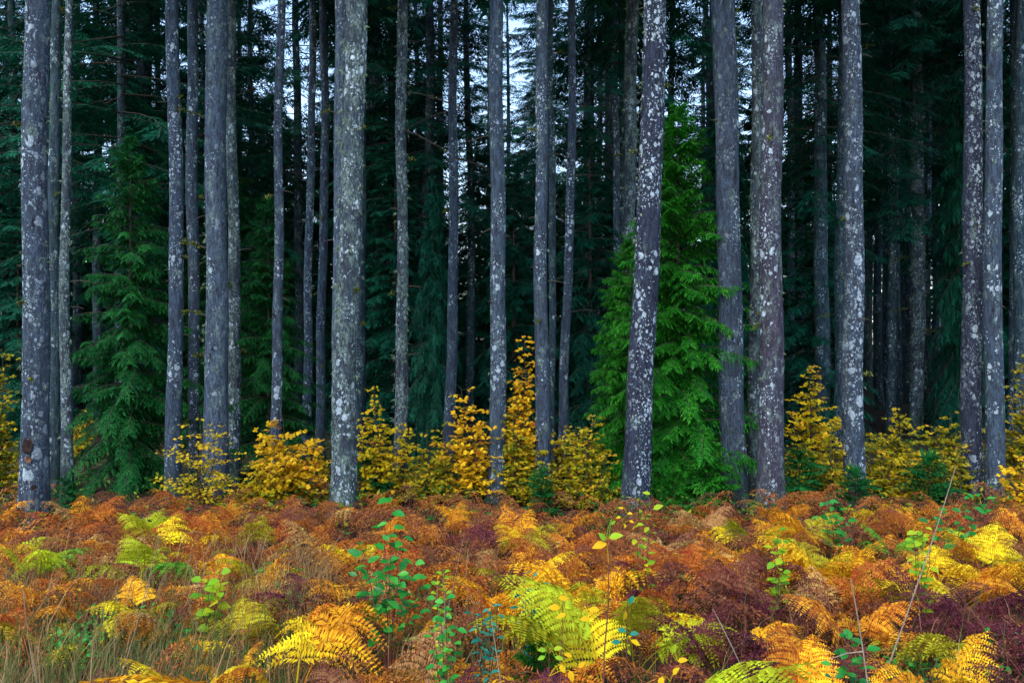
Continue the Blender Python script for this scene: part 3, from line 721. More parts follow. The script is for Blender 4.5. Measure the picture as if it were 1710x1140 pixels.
# ------------------------------------------------------------------ bracken fronds
def frond_mesh(seed, L=.75, W=.46, npin=12, dry=0.0, stipe=.42, tilt=(12, 34, 104), sway=0.0, step=.019, raw=False):
    """stalk and a triangular twice-cut blade; dry > 0 curls and droops the leaflets"""
    r = np.random.default_rng(seed)
    b = MB()
    n1, n2 = 6, 30
    ang = np.radians(np.concatenate([np.linspace(tilt[0], tilt[1], n1), tilt[1] + (tilt[2] - tilt[1]) * np.linspace(0, 1, n2) ** 1.15]))
    ds = np.concatenate([np.full(n1, stipe / n1), np.full(n2, L / n2)])
    yaw = np.concatenate([np.zeros(n1), sway * np.linspace(0, 1, n2) ** 2])
    stp = np.stack([np.sin(ang) * np.cos(yaw), np.sin(ang) * np.sin(yaw), np.cos(ang)], -1) * ds[:, None]
    path = np.concatenate([[[0, 0, -.04]], np.cumsum(stp, 0)])
    b.tube(path[::2], np.linspace(.006, .0012, len(path[::2])), 4, .35)
    bl = path[n1:]; sN = np.linspace(0, 1, len(bl))
    P = lambda s: np.stack([np.interp(s, sN, bl[:, k]) for k in range(3)], -1)
    for i in range(npin):
        s = .02 + .95 * (i / npin) ** .92
        l0 = W * (1 - s) ** .85 * (1.0 if i else .92) + .012
        base = P(np.array([s]))[0]; t = unit(P(np.array([min(1, s + .03)]))[0] - P(np.array([max(0, s - .03)]))[0])
        yw = sway * s * s
        side = np.array([-math.sin(yw), math.cos(yw), 0.0]); up = unit(np.cross(side, t)); up = up if up[2] > -.2 else up
        for sg in (-1, 1):
            l = l0 * r.uniform(.85, 1.1)
            a = math.radians(r.uniform(58, 74) - 18 * s)
            d = unit(t * math.cos(a) + side * sg * math.sin(a) + up * r.normal(.05, .08 + .25 * dry) )
            m = max(4, int(l / step))
            u = (np.arange(m) + .5) / m
            g = (.38 + .55 * dry * r.uniform(.5, 1.5))
            curl = .35 * dry * r.normal()
            pos = base + d * (l * u)[:, None] + np.array([0, 0, -1.0]) * (g * l * u ** 2)[:, None] + t * (curl * l * u ** 2)[:, None]
            tan = unit(np.gradient(pos, axis=0)) if m > 1 else np.tile(d, (m, 1))
            nr = unit(np.cross(tan, np.cross(up, tan)) + r.normal(0, .05 + .3 * dry, (m, 3)))
            e = np.cross(nr, tan)
            tb = np.clip(r.uniform(.25, .95) - .4 * s * r.random(), 0, 1)
            b.tube(np.concatenate([[base], pos[[m // 2, -1]]]), [.0022, .0016, .0008], 3, .3)
            for s2 in (-1, 1):
                q = l * .20 * (1 - u) ** .65 * r.uniform(.85, 1.15, m) + .008
                dd = tan * .42 + e * s2 - nr * (.12 + dry * r.uniform(.1, 1.0, m))[:, None]
                b.kites(pos, dd, nr + r.normal(0, .12 + .35 * dry, (m, 3)), q, np.minimum(q * .62, .021) * (1 - .35 * dry), np.clip(tb + r.normal(0, .14, m), 0, 1), belly=.35)
            b.kites(pos[-1:], tan[-1:], nr[-1:], .03, .01, tb)
    return b if raw else b.mesh('frond', FROND)

FR_LIVE = [frond_mesh(100, .66, .36, 15, .2, .40), frond_mesh(101, .6, .32, 14, .05, .46, (8, 30, 95), .3), frond_mesh(102, .7, .34, 15, .4, .36, (15, 42, 115), -.35), frond_mesh(103, .52, .30, 11, .0, .34, (6, 20, 78), .15), frond_mesh(104, .6, .30, 14, .5, .38, (10, 46, 120), .5)]
FR_DRY = [frond_mesh(110, .62, .34, 12, .55, .42, (14, 40, 122)), frond_mesh(111, .56, .32, 11, .75, .40, (10, 36, 112), .5), frond_mesh(112, .66, .35, 12, .45, .36, (18, 50, 120), -.5), frond_mesh(113, .5, .29, 10, .9, .36, (12, 40, 128), .2), frond_mesh(114, .64, .36, 12, .35, .44, (10, 44, 108), .25), frond_mesh(115, .55, .28, 10, 1.2, .30, (20, 60, 135), -.7)]
COL = {'rust': (.46, .135, .024), 'orange': (.68, .265, .022), 'tan': (.56, .31, .10), 'brown': (.21, .075, .04), 'purple': (.155, .036, .046), 'gold': (.85, .42, .018), 'yellow': (.84, .58, .02), 'lime': (.48, .52, .02), 'green': (.13, .38, .03), 'olive': (.42, .34, .02)}
WORD = {'rust': 'rusty orange brown', 'orange': 'dull orange', 'tan': 'pale tan', 'brown': 'dark brown', 'purple': 'purplish brown', 'gold': 'golden', 'yellow': 'bright yellow', 'lime': 'yellow green', 'green': 'fresh green', 'olive': 'olive yellow'}
ferns = []
R_.seed(23)
def fern(px, D, colr, label, group=None, sc=1.0, n=4, live=None, az=None, spread=1.0, mixc=None):
    x, y, _ = at(px, D)
    t = thing('bracken_fern', (x, y, gz(x, y)), label, 'fern', group, 0)
    live = colr in ('yellow', 'lime', 'green', 'olive') if live is None else live
    a0 = R_.uniform(0, 6.28)
    for k in range(n):
        me = R_.choice(FR_LIVE if live else FR_DRY)
        if az is not None and k < len(az): a = math.radians(az[k])
        else: a = a0 + k * 6.283 / n + R_.uniform(-.5, .5)
        s = sc * R_.uniform(.8, 1.12)
        o = obj('frond', me, t, (R_.uniform(-.06, .06), R_.uniform(-.06, .06), 0), (R_.uniform(-.25, .25) * spread, R_.uniform(-.2, .3) * spread, a), s)
        c = COL[R_.choice(mixc) if (mixc and R_.random() < .62) else colr]
        j = R_.uniform(.78, 1.2)
        o.color = (min(1, c[0] * j), min(1, c[1] * j * R_.uniform(.9, 1.1)), c[2] * j, 1)
    ferns.append((x, y))
    return t

# ferns one can point at: (px, py of the blade, colour, scale, fronds, azimuths, what sets it apart)
HERO = [
    (505, 1000, 'gold', 1.3, 2, (62, 100), 'tall golden frond with a wind bent feathery tip beside the grass'),
    (535, 1040, 'gold', 1.85, 4, (215, 245, 195, 280), 'biggest golden fern arching down over the dark purplish mound'),
    (650, 1070, 'gold', 1.55, 3, (318, 345, 290), 'large golden fern with combed fronds drooping to both flanks under the leafy green shrub'),
    (1010, 985, 'lime', 1.35, 3, (150, 205, 100), 'big yellow green fern standing up around the slender stem'),
    (1110, 1040, 'lime', 1.5, 4, (330, 295, 10, 250), 'big yellow green fern tumbling down in the lime clump'),
    (290, 862, 'yellow', .9, 4, None, 'bright yellow fern at the far edge of the bracken near the plain purplish trunk'),
    (240, 888, 'green', 1.0, 5, None, 'spreading fresh green fern just in front of the bright yellow far fern'),
    (55, 895, 'green', 1.0, 4, None, 'fresh green fern low in front of the wounded trunk'),
    (20, 880, 'lime', .8, 3, None, 'yellow green fern beside the fresh green one near the wounded trunk'),
    (440, 910, 'green', .8, 3, None, 'solitary pale green fern amid rusty bracken before the slim tilted trunk'),
    (395, 905, 'yellow', .9, 4, None, 'yellow fern drooping beside the solitary pale green fern'),
    (110, 985, 'olive', .95, 4, None, 'wide olive yellow fern at the back edge of the tall grass'),
    (240, 965, 'yellow', .8, 3, None, 'thin yellow fern tip over tall grass stalks'),
    (425, 1000, 'yellow', .8, 3, None, 'pale yellow fern tuft in the grass'),
    (300, 1090, 'gold', .95, 3, (200, 330, 20), 'small golden fern with flat fronds low in the grass'),
    (400, 1085, 'gold', .6, 2, None, 'tiny golden fern sprig beside the dark purplish fern mound'),
    (540, 985, 'gold', 1.0, 2, (75, 40), 'upright golden frond with a bent feathery tip before the leafy green shrub'),
    (470, 1110, 'gold', .9, 2, (230, 200), 'golden frond hanging over the dark purplish mound'),
    (590, 885, 'yellow', .85, 3, None, 'yellow fern at the foot of the big mottled trunk'),
    (560, 1125, 'brown', .9, 3, None, 'dark fern tangled under the large golden fern'),
    (760, 1045, 'orange', .9, 3, (20, 160, 250), 'amber fern with feathery fronds by the blue green leaves'),
    (690, 1025, 'gold', .7, 2, None, 'small amber frond at the foot of the leafy green shrub'),
    (870, 925, 'yellow', .9, 3, (180, 0, 300), 'yellow fern with outspread fronds amid rusty bracken, centre of the slope'),
    (875, 868, 'yellow', .9, 3, None, 'yellow fern at the far edge before the brownish straight trunk'),
    (930, 1085, 'gold', 1.0, 4, None, 'golden brown fern below the slender stem sapling'),
    (1000, 955, 'lime', 1.05, 3, (90, 20, 160), 'upright yellow green fern fanning out behind the slender stem'),
    (1060, 1010, 'lime', 1.0, 4, (200, 340, 30, 270), 'yellow green fern arching in the middle of the lime clump'),
    (960, 1010, 'lime', .9, 3, (190, 230, 150), 'yellow green fern with yellow tips beside the slender stem'),
    (1110, 1110, 'olive', 1.0, 3, (250, 300, 10), 'olive yellow fern under the lime clump'),
    (1215, 988, 'gold', .9, 3, (170, 200, 10), 'golden fern reaching across the purplish bracken'),
    (1240, 855, 'lime', .9, 3, None, 'yellow green fern at the foot of the bowed trunk'),
    (1330, 862, 'yellow', .95, 3, None, 'yellow fern beside the foot of the reddish trunk'),
    (1395, 895, 'yellow', 1.2, 5, (60, 110, 170, 350, 240), 'large bright yellow fern standing above the bracken before the sturdy spotted trunk'),
    (1350, 925, 'yellow', 1.0, 4, None, 'bright yellow fern spilling below the largest yellow fern'),
    (1450, 930, 'gold', 1.0, 4, None, 'golden fern drooping beside the largest yellow fern'),
    (1490, 868, 'green', .95, 3, (20, 160, 100), 'fresh green fern before the low orange thicket'),
    (1520, 1005, 'lime', 1.0, 3, (90, 270, 300), 'narrow yellow green fern hanging under the tilted dead stalk'),
    (1640, 866, 'lime', 1.0, 4, None, 'yellow green fern before the white spotted trunk'),
    (1565, 905, 'yellow', .9, 4, None, 'yellow fern crossed by the tilted dead stalk'),
    (1650, 895, 'gold', 1.0, 4, None, 'golden fern before the dull blue grey trunk'),
    (1625, 930, 'gold', .9, 3, None, 'golden frond below the golden fern before the dull trunk'),
    (1350, 1085, 'gold', 1.0, 3, (100, 60, 270), 'upright golden fern behind the little fir tip'),
    (1470, 1110, 'gold', 1.0, 4, None, 'golden fern clump under the forked dead twig'),
    (1590, 1125, 'gold', .9, 2, None, 'golden frond low beside the green bramble leaves'),
    (1420, 980, 'orange', 1.0, 4, None, 'orange fern curling inward beyond the tilted dead stalk'),
    (15, 1132, 'gold', .8, 2, (100, 60), 'single golden frond poking up from the grass at the edge'),
]
for px, py, c, s, n, az, lab in HERO:
    fern(px, depth(py, .66 * s), c, lab, None, s * .92, n, True, az, mixc={'lime': ['yellow', 'lime', 'olive'], 'green': ['lime', 'green'], 'yellow': ['gold', 'yellow', 'olive'], 'gold': ['gold', 'orange', 'yellow']}.get(c))

# the mass of bracken, each plant an object; colours drift across the slope as in the photo
hero_xy = list(ferns)
cand = 0
while len(ferns) < 296 and cand < 6000:
    cand += 1
    D = math.sqrt(R_.uniform(4.6 ** 2, 13.2 ** 2)); px = R_.uniform(-90, 1800)
    x, y, _ = at(px, D)
    py = CY + (H_CAM - .6) / D * FPX
    if px < 470 + R_.uniform(-50, 30) and py > 985 + R_.uniform(-20, 30) and not (270 < px < 470 and py > 1130): continue      # the grassy corner
    if any((x - a) ** 2 + (y - b) ** 2 < (.40 + .012 * D) ** 2 for a, b in ferns): continue
    if any(((abs(x - a) < .5 and -1.25 < y - b < .5) or (x - a) ** 2 + (y - b) ** 2 < .6 ** 2) for a, b in hero_xy) and R_.random() < .8: continue
    if any(abs(px - tx) < 50 and D > dd for tx, dd in ((54, 10.6), (574, 11.4), (1060, 11.4))): continue                         # keep the feet of the three nearest trunks open
    far_ = D > 10
    if px > 1100 and py > 940: pool = ['purple'] * 8 + ['brown'] * 3 + ['rust', 'gold']
    elif py > 1060 or (py > 990 and px < 520): pool = ['purple', 'purple', 'purple', 'rust', 'brown', 'orange']
    elif px > 1100: pool = ['rust'] * 3 + ['orange'] * 5 + ['brown', 'tan', 'gold', 'yellow']
    elif px < 520: pool = ['rust'] * 3 + ['orange'] * 5 + ['tan', 'olive', 'brown', 'rust', 'lime']
    elif py > 940: pool = ['rust'] * 4 + ['brown'] * 2 + ['orange', 'orange', 'purple', 'gold']
    else: pool = ['rust'] * 5 + ['orange'] * 4 + ['brown', 'tan', 'purple', 'gold']
    c = R_.choice(pool)
    row = 'at the far edge' if D > 9.6 else ('half way up the patch' if D > 6.6 else 'near the camera')
    n = landmark(px)
    fern(px, D, c, f'{WORD[c]} bracken fern {row} below {n}', f'{WORD[c]} ferns {row} below {n}', R_.uniform(.72, 1.05) * (.8 if far_ else 1), R_.choice([5, 6, 6, 7]), c in ('lime',), None, 1.9,
         mixc={'rust': ['orange', 'brown', 'rust', 'tan', 'orange'], 'orange': ['tan', 'rust', 'orange', 'brown', 'rust'], 'purple': ['brown', 'purple', 'purple', 'purple'], 'brown': ['rust', 'purple', 'orange', 'brown'], 'tan': ['orange', 'rust', 'tan']}.get(c))

def undergrowth():
    r = np.random.default_rng(77)
    base = [frond_mesh(120 + i, .6, .34, 10, d, .36, t, sw, .045, True) for i, (d, t, sw) in enumerate(((.8, (20, 55, 130), .4), (1.1, (15, 45, 120), -.5), (.6, (25, 60, 115), .2)))]
    V = [np.concatenate(b.v) for b in base]; Q = [np.concatenate(b.q) for b in base]; T = [np.concatenate(b.t) for b in base]
    b = MB(); n = 0
    while n < 1050:
        D = math.sqrt(r.uniform(4.4 ** 2, 14.8 ** 2)); px = r.uniform(-60, 1770); py = CY + (H_CAM - .4) / D * FPX
        if px < 470 and py > 1000 and r.random() < .75: continue
        x = (px - CX) / FPX * D; k = r.integers(3); a = r.uniform(0, 6.28); s = r.uniform(.6, 1.0)
        tl = r.uniform(-.3, .5)
        v = V[k] * s; ct, st = math.cos(tl), math.sin(tl)
        v = np.stack([v[:, 0] * ct + v[:, 2] * st, v[:, 1], -v[:, 0] * st + v[:, 2] * ct], -1)
        v = np.stack([v[:, 0] * math.cos(a) - v[:, 1] * math.sin(a) + x, v[:, 0] * math.sin(a) + v[:, 1] * math.cos(a) + D, v[:, 2] + gz(x, D)], -1)
        tone = np.clip(r.normal(.62 if px < 1100 or py < 930 else .28, .2), 0, 1)
        b.add(v, Q[k], np.clip(.8 * tone + .4 * (T[k] - .4), 0, 1)); n += 1
    m = leaf_mat('dead_bracken', [(0, (.10, .03, .035)), (.35, (.20, .07, .04)), (.65, (.40, .125, .022)), (1, (.55, .25, .06))], .25, .7)
    tag(b.build('bracken_undergrowth', m), 'tangle of dead broken bracken under the standing ferns', 'undergrowth', kind='stuff')
undergrowth()

# ------------------------------------------------------------------ ground cover: dead bracken litter, grass, low herbs
def litter():
    r = np.random.default_rng(5); b = MB(); n = 26000
    D = np.sqrt(r.uniform(3.5 ** 2, 22 ** 2, n)); x = r.uniform(-.62, .62, n) * D
    p = np.stack([x, D, .05 * np.sin(x * .9 + .4) * np.cos(D * .7) + .03 * np.sin(x * 2.1 + D * 1.7) + r.uniform(.0, .16, n) * (D < 14)], -1)
    d = np.stack([r.normal(0, 1, n), r.normal(0, 1, n), r.normal(0, .25, n)], -1)
    b.kites(p, d, np.stack([r.normal(0, .5, n), r.normal(0, .5, n), np.ones(n)], -1), r.uniform(.04, .16, n), r.uniform(.012, .05, n), r.uniform(0, 1, n))
    m = leaf_mat('litter', [(0, (.05, .022, .012)), (.4, (.15, .055, .025)), (.75, (.28, .11, .03)), (1, (.42, .25, .06))], .15, .8)
    tag(b.build('leaf_litter', m), 'brown dead bracken and fallen leaves covering the ground', 'leaf litter', kind='stuff')
litter()

def grass():
    r = np.random.default_rng(6); b = MB()
    n = 4200
    py = 960 + 230 * r.random(n) ** .8; px = r.uniform(-40, 490, n)
    keep = r.random(n) < np.clip((510 - px) / 120, .08, 1); py, px = py[keep], px[keep]
    e = 700; px = np.concatenate([px, r.uniform(460, 900, e), r.uniform(900, 1760, 420), r.uniform(-20, 560, 900)]); py = np.concatenate([py, r.uniform(940, 1120, e), r.uniform(900, 1150, 420), r.uniform(915, 1010, 900)])
    tall = np.arange(len(px)) >= len(px) - 900
    n = len(px)
    D = (H_CAM - .32) * FPX / (py - CY); x = (px - CX) / FPX * D
    h = np.where((px < 480) & ~tall, r.gamma(6, .052, n) + .10, r.uniform(.3, .8, n))
    tint = np.where((r.random(n) < .5) | tall, r.uniform(.55, 1, n), r.uniform(0, .5, n))
    lean = r.normal(0, .2, (n, 2)) * h[:, None]; lean[:, 0] += .05
    w = r.uniform(.0022, .005, n)
    zs = np.array([0, .4, .75, 1.0]); pr = np.array([1, .85, .55, .1])
    side = unit(np.stack([np.ones(n), r.normal(0, .5, n), np.zeros(n)], -1))
    V = []
    for k in range(4):
        c = np.stack([x + lean[:, 0] * zs[k] ** 2, D + lean[:, 1] * zs[k] ** 2, h * (zs[k] - .18 * zs[k] ** 3)], -1)
        V += [c - side * (w * pr[k])[:, None], c + side * (w * pr[k])[:, None]]
    v = np.stack(V, 1).reshape(-1, 3)
    o = np.arange(n)[:, None] * 8
    q = np.concatenate([o + np.array([0, 1, 3, 2]), o + np.array([2, 3, 5, 4]), o + np.array([4, 5, 7, 6])])
    b.add(v, q, np.repeat(tint, 8))
    tag(b.build('grass', GRASS), 'long dry and green grass in the near corner', 'grass', kind='stuff')
grass()

def herbs():
    r = np.random.default_rng(8); b = MB(); n = 16000
    D = r.uniform(12.6, 24, n); x = r.uniform(-.6, .6, n) * D
    clump = np.sin(x * 1.3 + 2) * np.cos(D * 1.1) + .6 * np.sin(x * 3.1 + D * .7)
    k = clump > r.uniform(-.7, .6, n); D, x = D[k], x[k]; n = len(x)
    p = np.stack([x, D, r.uniform(.02, .42, n)], -1)
    d = np.stack([r.normal(0, 1, n), r.normal(-.2, 1, n), r.normal(0, .4, n)], -1)
    b.kites(p, d, np.stack([r.normal(0, .5, n), r.normal(-.4, .4, n), np.ones(n)], -1), r.uniform(.05, .13, n), r.uniform(.025, .06, n), r.uniform(0, 1, n))
    m = leaf_mat('herb', [(0, (.015, .07, .012)), (.5, (.03, .14, .02)), (.85, (.12, .22, .02)), (1, (.4, .35, .02))], .25)
    tag(b.build('ground_cover', m), 'low green herbs under the trees', 'ground cover', kind='stuff')
    b = MB(); n = 1500
    px = np.concatenate([r.uniform(90, 330, 700), r.uniform(1480, 1720, 500), r.uniform(450, 900, 300)]); py = np.concatenate([r.uniform(1020, 1100, 700), r.uniform(1060, 1130, 500), r.uniform(970, 1060, 300)])
    D = (H_CAM - .25) * FPX / (py - CY); x = (px - CX) / FPX * D
    p = np.stack([x, D, r.uniform(.1, .34, n)], -1)
    k = (np.sin(x * 5) + np.cos(D * 4 + x * 3)) > r.normal(-.2, .5, n); p = p[k]; n = len(p)
    leaf_fan(b, p, np.stack([r.normal(0, 1, n), r.normal(-.3, 1, n), r.normal(0, .3, n)], -1), np.stack([r.normal(0, .4, n), r.normal(-.4, .3, n), np.ones(n)], -1), r.uniform(.03, .055, n), r.uniform(0, 1, n))
    tag(b.build('bramble_ground_cover', GREENLEAF), 'trailing green bramble leaves low among grass and ferns', 'ground cover', kind='stuff')
herbs()

# ------------------------------------------------------------------ single plants and stalks in the foreground
def oval(b, pos, d, nrm, ln, wd, tint):
    """pointed oval leaf: two rows of quads folded along the midrib"""
    d = unit(np.asarray(d, float)); nrm = np.asarray(nrm, float); s = unit(np.cross(d, nrm)); up = np.cross(s, d)
    n = len(pos); prof = ((0, .0), (.22, .75), (.5, 1.0), (.78, .62), (1, .02))
    V = []
    for u, w in prof:
        c = pos + d * (ln * u)[:, None] - up * (ln * .22 * u * u)[:, None]
        V += [c + s * (wd * w * .5)[:, None] + up * (wd * w * .14)[:, None], c, c - s * (wd * w * .5)[:, None] + up * (wd * w * .14)[:, None]]
    v = np.stack(V, 1).reshape(-1, 3); o = np.arange(n)[:, None] * 15
    q = np.concatenate([o + np.array([3 * k, 3 * k + 1, 3 * k + 4, 3 * k + 3]) for k in range(4)] + [o + np.array([3 * k + 1, 3 * k + 2, 3 * k + 5, 3 * k + 4]) for k in range(4)])
    b.add(v, q, np.repeat(tint, 15))

def leafy(name, px, py0, D, stems, leaf, mat, stem_mat, label, cat, seed, wfac=.55, spacing=.05, start=.25):
    """stems: list of tips (px, py) in photo terms, each at depth D"""
    r = np.random.default_rng(seed)
    x, y, _ = at(px, D)
    t = thing(name, (x, y, 0), label, cat)
    st, fo = MB(), MB()
    for tx, ty in stems:
        tip = np.array([(tx - px) / FPX * D, r.normal(0, .06), H_CAM - (ty - CY) / FPX * D])
        s = np.linspace(0, 1, 8)
        path = np.stack([tip[0] * s ** 1.3, tip[1] * s, tip[2] * s], -1) + r.normal(0, .008, (8, 3)) * s[:, None]
        st.tube(path, np.linspace(.006, .0016, 8), 5)
        L = np.linalg.norm(tip); m = max(3, int(L * (1 - start) / spacing))
        u = np.clip(start + (1 - start) * (np.arange(m) + r.uniform(.2, .9, m)) / m, 0, 1)
        pos = np.stack([np.interp(u, s, path[:, k]) for k in range(3)], -1)
        a = np.arange(m) * 2.4 + r.uniform(0, 6)
        d = np.stack([np.cos(a), np.sin(a) * .8 - .25, r.normal(.25, .3, m)], -1)
        ln = leaf * r.uniform(.7, 1.2, m)
        oval(fo, pos + unit(d) * leaf * .18, d, np.stack([r.normal(0, .3, m), r.normal(-.5, .3, m), np.ones(m)], -1), ln, ln * wfac, r.uniform(0, 1, m))
    st.build('stem', stem_mat, t); fo.build('foliage', mat, t)
    return t

DS = depth(1045, .1)
leafy('broadleaf_shrub', 650, 1080, 7.4, [(655, 825), (640, 868), (672, 885), (690, 935), (600, 900), (590, 935), (700, 975), (620, 945), (660, 950), (715, 990), (610, 985), (635, 1000), (675, 1010), (580, 990)][:11], .105, GREENLEAF, STEMRED, 'leafy bright green shrub with oval leaves standing above the rusty bracken', 'shrub', 41, .56, .055, .42)
leafy('broadleaf_shrub', 745, 1060, 6.3, [(735, 1005), (760, 1015), (745, 985), (720, 1020)], .06, GREENLEAF, STEMRED, 'small low green shrub beside the leafy bright green one', 'shrub', 42, .7, .04, .3)
leafy('broadleaf_shrub', 812, 1080, 6.2, [(805, 1000), (820, 1005), (795, 1015), (832, 1018)], .055, TEAL, WOOD, 'little blue green plant before the amber fern', 'shrub', 43, .4, .03, .3)
leafy('broadleaf_shrub', 885, 1040, 7.0, [(875, 960), (890, 965), (905, 972), (865, 985)], .055, TEAL, WOOD, 'little blue green plant beneath the outspread yellow fern', 'shrub', 44, .4, .035, .3)
leafy('leafy_sapling', 1072, 940, 9.0, [(1090, 825), (1075, 850), (1060, 870), (1082, 880), (1070, 900)], .085, LIME, STEMRED, 'pale green leafy sapling against the foot of the leaning trunk', 'sapling', 45, .6, .09, .3)
leafy('leafy_sapling', 1400, 900, 11.0, [(1380, 828), (1395, 820), (1410, 835), (1370, 845), (1420, 850)], .11, GREENLEAF, STEMRED, 'bright green leafy sapling before the foot of the sturdy spotted trunk', 'sapling', 46, .55, .06, .3)
leafy('leafy_sapling', 1590, 900, 10.5, [(1560, 850), (1580, 845), (1610, 830), (1630, 822), (1650, 830), (1550, 870)], .10, GREENLEAF, STEMRED, 'green leafy sapling spreading before the white spotted trunk', 'sapling', 47, .6, .06, .3)
leafy('leafy_sapling', 1535, 960, 8.5, [(1530, 880), (1545, 875), (1555, 890), (1520, 895)], .085, LIME, STEMRED, 'lime green leafy sapling under the upper end of the dead stalk', 'sapling', 48, .65, .05, .3)
leafy('leafy_sapling', 350, 1000, 8.2, [(345, 955), (360, 950), (335, 970), (370, 965)], .10, LIME, STEMRED, 'lime green broad leaved sapling at the edge of the grass', 'sapling', 49, .8, .05, .3)
leafy('leafy_sapling', 1420, 1130, 5.4, [(1425, 1055), (1440, 1070), (1410, 1080), (1425, 1095), (1395, 1110)], .07, GREENLEAF, STEMRED, 'small green leafy sapling beside the forked dead twig', 'sapling', 50, .65, .035, .3)
leafy('leafy_sapling', 1300, 930, 8.6, [(1300, 885), (1310, 900), (1292, 905)], .08, LIME, STEMRED, 'tiny green sapling in the bracken under the reddish trunk', 'sapling', 53, .7, .05, .3)
leafy('leafy_sapling', 740, 1040, 6.5, [(740, 950), (730, 968)], .045, LIME, STALK, 'thin sprig of round lime leaves beside the leafy green shrub', 'sapling', 55, .75, .03, .35)

def slender(px, D, tip, leaves, label, thick=.006, seed=0):
    """a thin stem with a few single leaves; leaves: (px, py, length, material, direction)"""
    r = np.random.default_rng(seed)
    x, y, _ = at(px, D)
    t = thing('leafy_sapling', (x, y, 0), label, 'sapling')
    tp = np.array([(tip[0] - px) / FPX * D, 0, H_CAM - (tip[1] - CY) / FPX * D])
    s = np.linspace(0, 1, 8); path = tp * s[:, None] + r.normal(0, .006, (8, 3)); path[0] = (0, 0, -.05)
    b = MB(); b.tube(path, np.linspace(thick, thick * .35, 8), 6); b.build('stem', STEMRED, t)
    for lx, ly, ln, m, d in leaves:
        p = np.array([(lx - px) / FPX * D, -.03, H_CAM - (ly - CY) / FPX * D])
        f = MB()
        k = np.argmin(np.linalg.norm(path - p, axis=1)); f.tube([path[k], (path[k] + p) / 2 + (0, 0, .01), p], .0022, 4, .1)
        ln *= .8
        oval(f, p[None], np.array([[d[0], -.3, d[1]]]), np.array([[r.normal(0, .35), -.7, .7]]), np.array([ln]), np.array([ln * .6]), np.array([r.uniform(.3, .8)]))
        f.build('leaf', m, t)
slender(995, 5.3, (1022, 868), [(1016, 896, .095, LIME, (.9, .35)), (1010, 900, .07, LIME, (-.5, .7)), (1012, 905, .10, YLEAF, (-1, -.15)), (1020, 874, .04, LIME, (.5, .7)), (1000, 1015, .075, YLEAF, (-.9, .2)), (985, 1030, .07, YLEAF, (-1, .1))],
        'slender dark stem bearing one lime and one yellow leaf above the lime ferns', .007, 1)
slender(930, 5.2, (940, 990), [(948, 998, .07, YLEAF, (-.7, .3)), (935, 1012, .08, YLEAF, (-1, .2)), (945, 1022, .07, YLEAF, (-1, -.2)), (955, 1092, .06, YLEAF, (-.6, .3)), (965, 1110, .06, YLEAF, (.5, .5))], 'dark twig with a few yellow leaves near the golden brown fern', .005, 2)
slender(1048, 5.0, (1045, 1000), [(1050, 1005, .06, TEAL, (.3, .8)), (1040, 1032, .065, YLEAF, (.3, .9)), (1045, 1050, .06, TEAL, (-.9, .3)), (1050, 1055, .06, TEAL, (.9, .2)), (1052, 1065, .065, YLEAF, (.6, -.2)), (1035, 1068, .06, TEAL, (-.8, .1)), (1048, 1080, .04, LIME, (.2, -.8))], 'twig with teal and yellow leaves hanging within the lime ferns', .004, 3)
slender(915, 4.9, (918, 1072), [(912, 1082, .055, LIME, (-.9, .2)), (924, 1080, .055, LIME, (.9, .3)), (910, 1092, .05, LIME, (-.8, -.2)), (926, 1093, .055, LIME, (.9, -.1)), (935, 1105, .06, YLEAF, (.4, -.7)), (950, 1115, .07, YLEAF, (.3, -.8))], 'short twig with rounded lime leaves over the golden brown fern', .004, 4)
slender(1125, 4.8, (1120, 1080), [(1120, 1086, .06, LIME, (.3, .8)), (1130, 1100, .06, YLEAF, (.8, .3)), (1105, 1125, .07, YLEAF, (-.3, -.8)), (1122, 1122, .06, YLEAF, (.4, .7))], 'short twig with a lime and three yellow leaves under the lime clump', .004, 5)
slender(1045, 9.0, (1040, 846), [(1040, 848, .06, YLEAF, (-.8, .3)), (1047, 856, .06, YLEAF, (.8, .1)), (1036, 862, .055, YLEAF, (-.8, 0)), (1050, 868, .06, YLEAF, (.8, -.2)), (1042, 873, .05, YLEAF, (.2, -.8))], 'twig of small yellow leaves at the foot of the leaning trunk', .003, 6)

for px, D, h, w, lab in ((1320, 4.9, .85, .9, 'little bright fir tip rising behind the forked twig, among golden ferns'), (1090, 4.9, .9, .9, 'feathery bright fir sapling half hidden in the lime clump'), (900, 7.0, .65, .8, 'tiny fir sapling among rusty bracken beside the blue green plant'), (1145, 8.6, .55, .8, 'tiny green fir tip amid rusty bracken before the bright conifer'),
                         (1265, 4.9, .6, .8, 'stubby fir tip low in the purplish bracken')):
    x, y, _ = at(px, D)
    t = thing('conifer_sapling', (x, y, 0), lab, 'sapling')
    obj('crown', SAP[0], t, rot=(0, 0, px), sc=(h * w, h * w, h))
    b = MB(); b.tube([[0, 0, -.05], [0, 0, h * .5], [0, 0, h]], [.008, .006, .002], 5); b.build('trunk', WOOD, t)

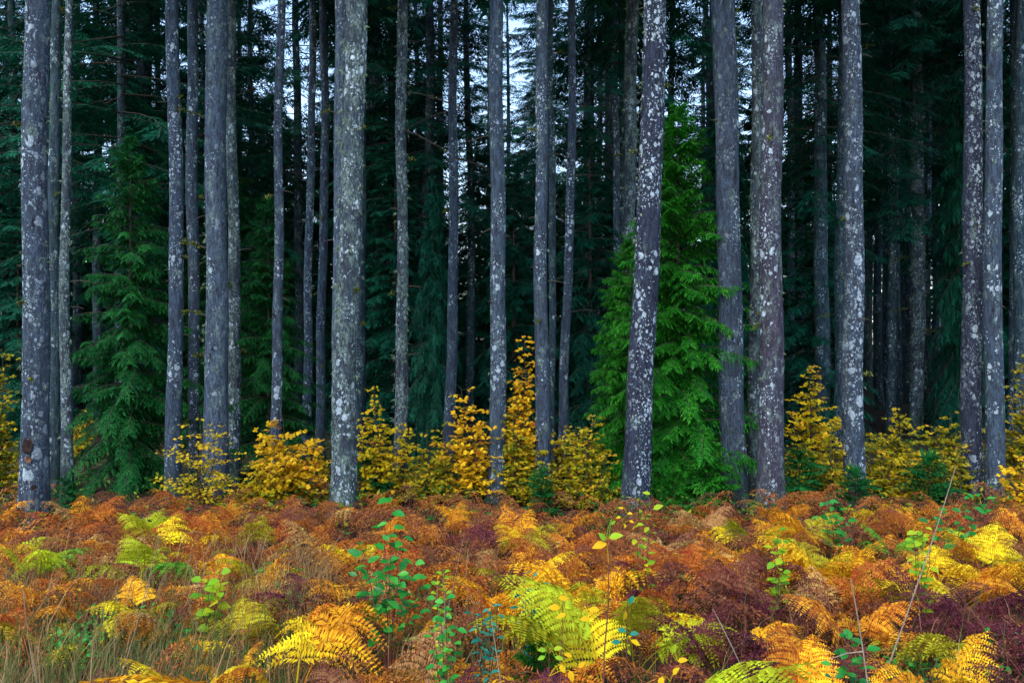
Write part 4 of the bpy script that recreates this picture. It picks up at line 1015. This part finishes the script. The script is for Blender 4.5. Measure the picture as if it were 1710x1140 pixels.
def stalk(p0, p1, D, label, thick=.006, twigs=(), mat=None, bend=.02):
    """a dead stalk from p0 to p1 (photo points) standing at distance D, its foot in the ground"""
    a = np.array(at(p0[0], D, H_CAM - (p0[1] - CY) / FPX * D)); e = np.array(at(p1[0], D, H_CAM - (p1[1] - CY) / FPX * D))
    d = a - e; foot = e + d * (e[2] / max(-d[2], 1e-3)) if d[2] < 0 and a[2] > 0 else a
    t = thing('dead_stalk', tuple(foot), label, 'stalk')
    s = np.linspace(0, 1, 9); L = np.linalg.norm(e - foot)
    path = (e - foot) * s[:, None] + np.stack([np.sin(s * 3.14) * bend * L, np.sin(s * 5) * .006 * L, np.zeros(9)], -1)
    b = MB(); b.tube(path, np.linspace(thick, thick * .4, 9), 6, .5); b.build('stem', mat or STALK, t)
    for u, q in twigs:
        st_ = np.array([np.interp(u, s, path[:, k]) for k in range(3)]); en = np.array(at(q[0], D, H_CAM - (q[1] - CY) / FPX * D)) - foot
        k = MB(); k.tube([st_, (st_ + en) / 2 + (0, 0, .01), en], [thick * .7, thick * .5, thick * .3], 5); k.build('branch', mat or STALK, t)
stalk((1490, 1085), (1595, 778), 6.3, 'long pale dead stalk tilting across ferns before the white spotted trunk', .0065, bend=.01)
stalk((1440, 1140), (1420, 965), 4.9, 'forked pale dead twig standing in the purplish bracken', .007, [(.75, (1385, 1100))])
stalk((1210, 1060), (1190, 1015), 6.6, 'short weathered lichen grey stick upright in the purplish bracken', .008)
stalk((1668, 1085), (1595, 985), 5.6, 'orange bent stalk slanting through the dark bracken corner', .004, mat=STEMRED)
stalk((1375, 1035), (1300, 970), 5.8, 'orange bent stalk slanting under the large yellow fern', .004, mat=STEMRED)
stalk((190, 1140), (265, 905), 6.0, 'tall dry straw stalk tilting through the grass', .004)
stalk((78, 1140), (40, 985), 5.8, 'pale straw stalk curving out of the grass near the edge', .004, bend=-.05)
stalk((800, 1000), (790, 940), 6.8, 'thin orange stalk beside the blue green plant', .004, [(.6, (770, 970))], mat=STEMRED)
stalk((730, 1060), (775, 890), 6.5, 'thin bare stalk beside the leafy green shrub', .003)
stalk((830, 1140), (820, 1030), 5.0, 'short bare stalk rising by the blue green plant', .005)
print('ferns', len(ferns), 'objects', len(bpy.data.objects))
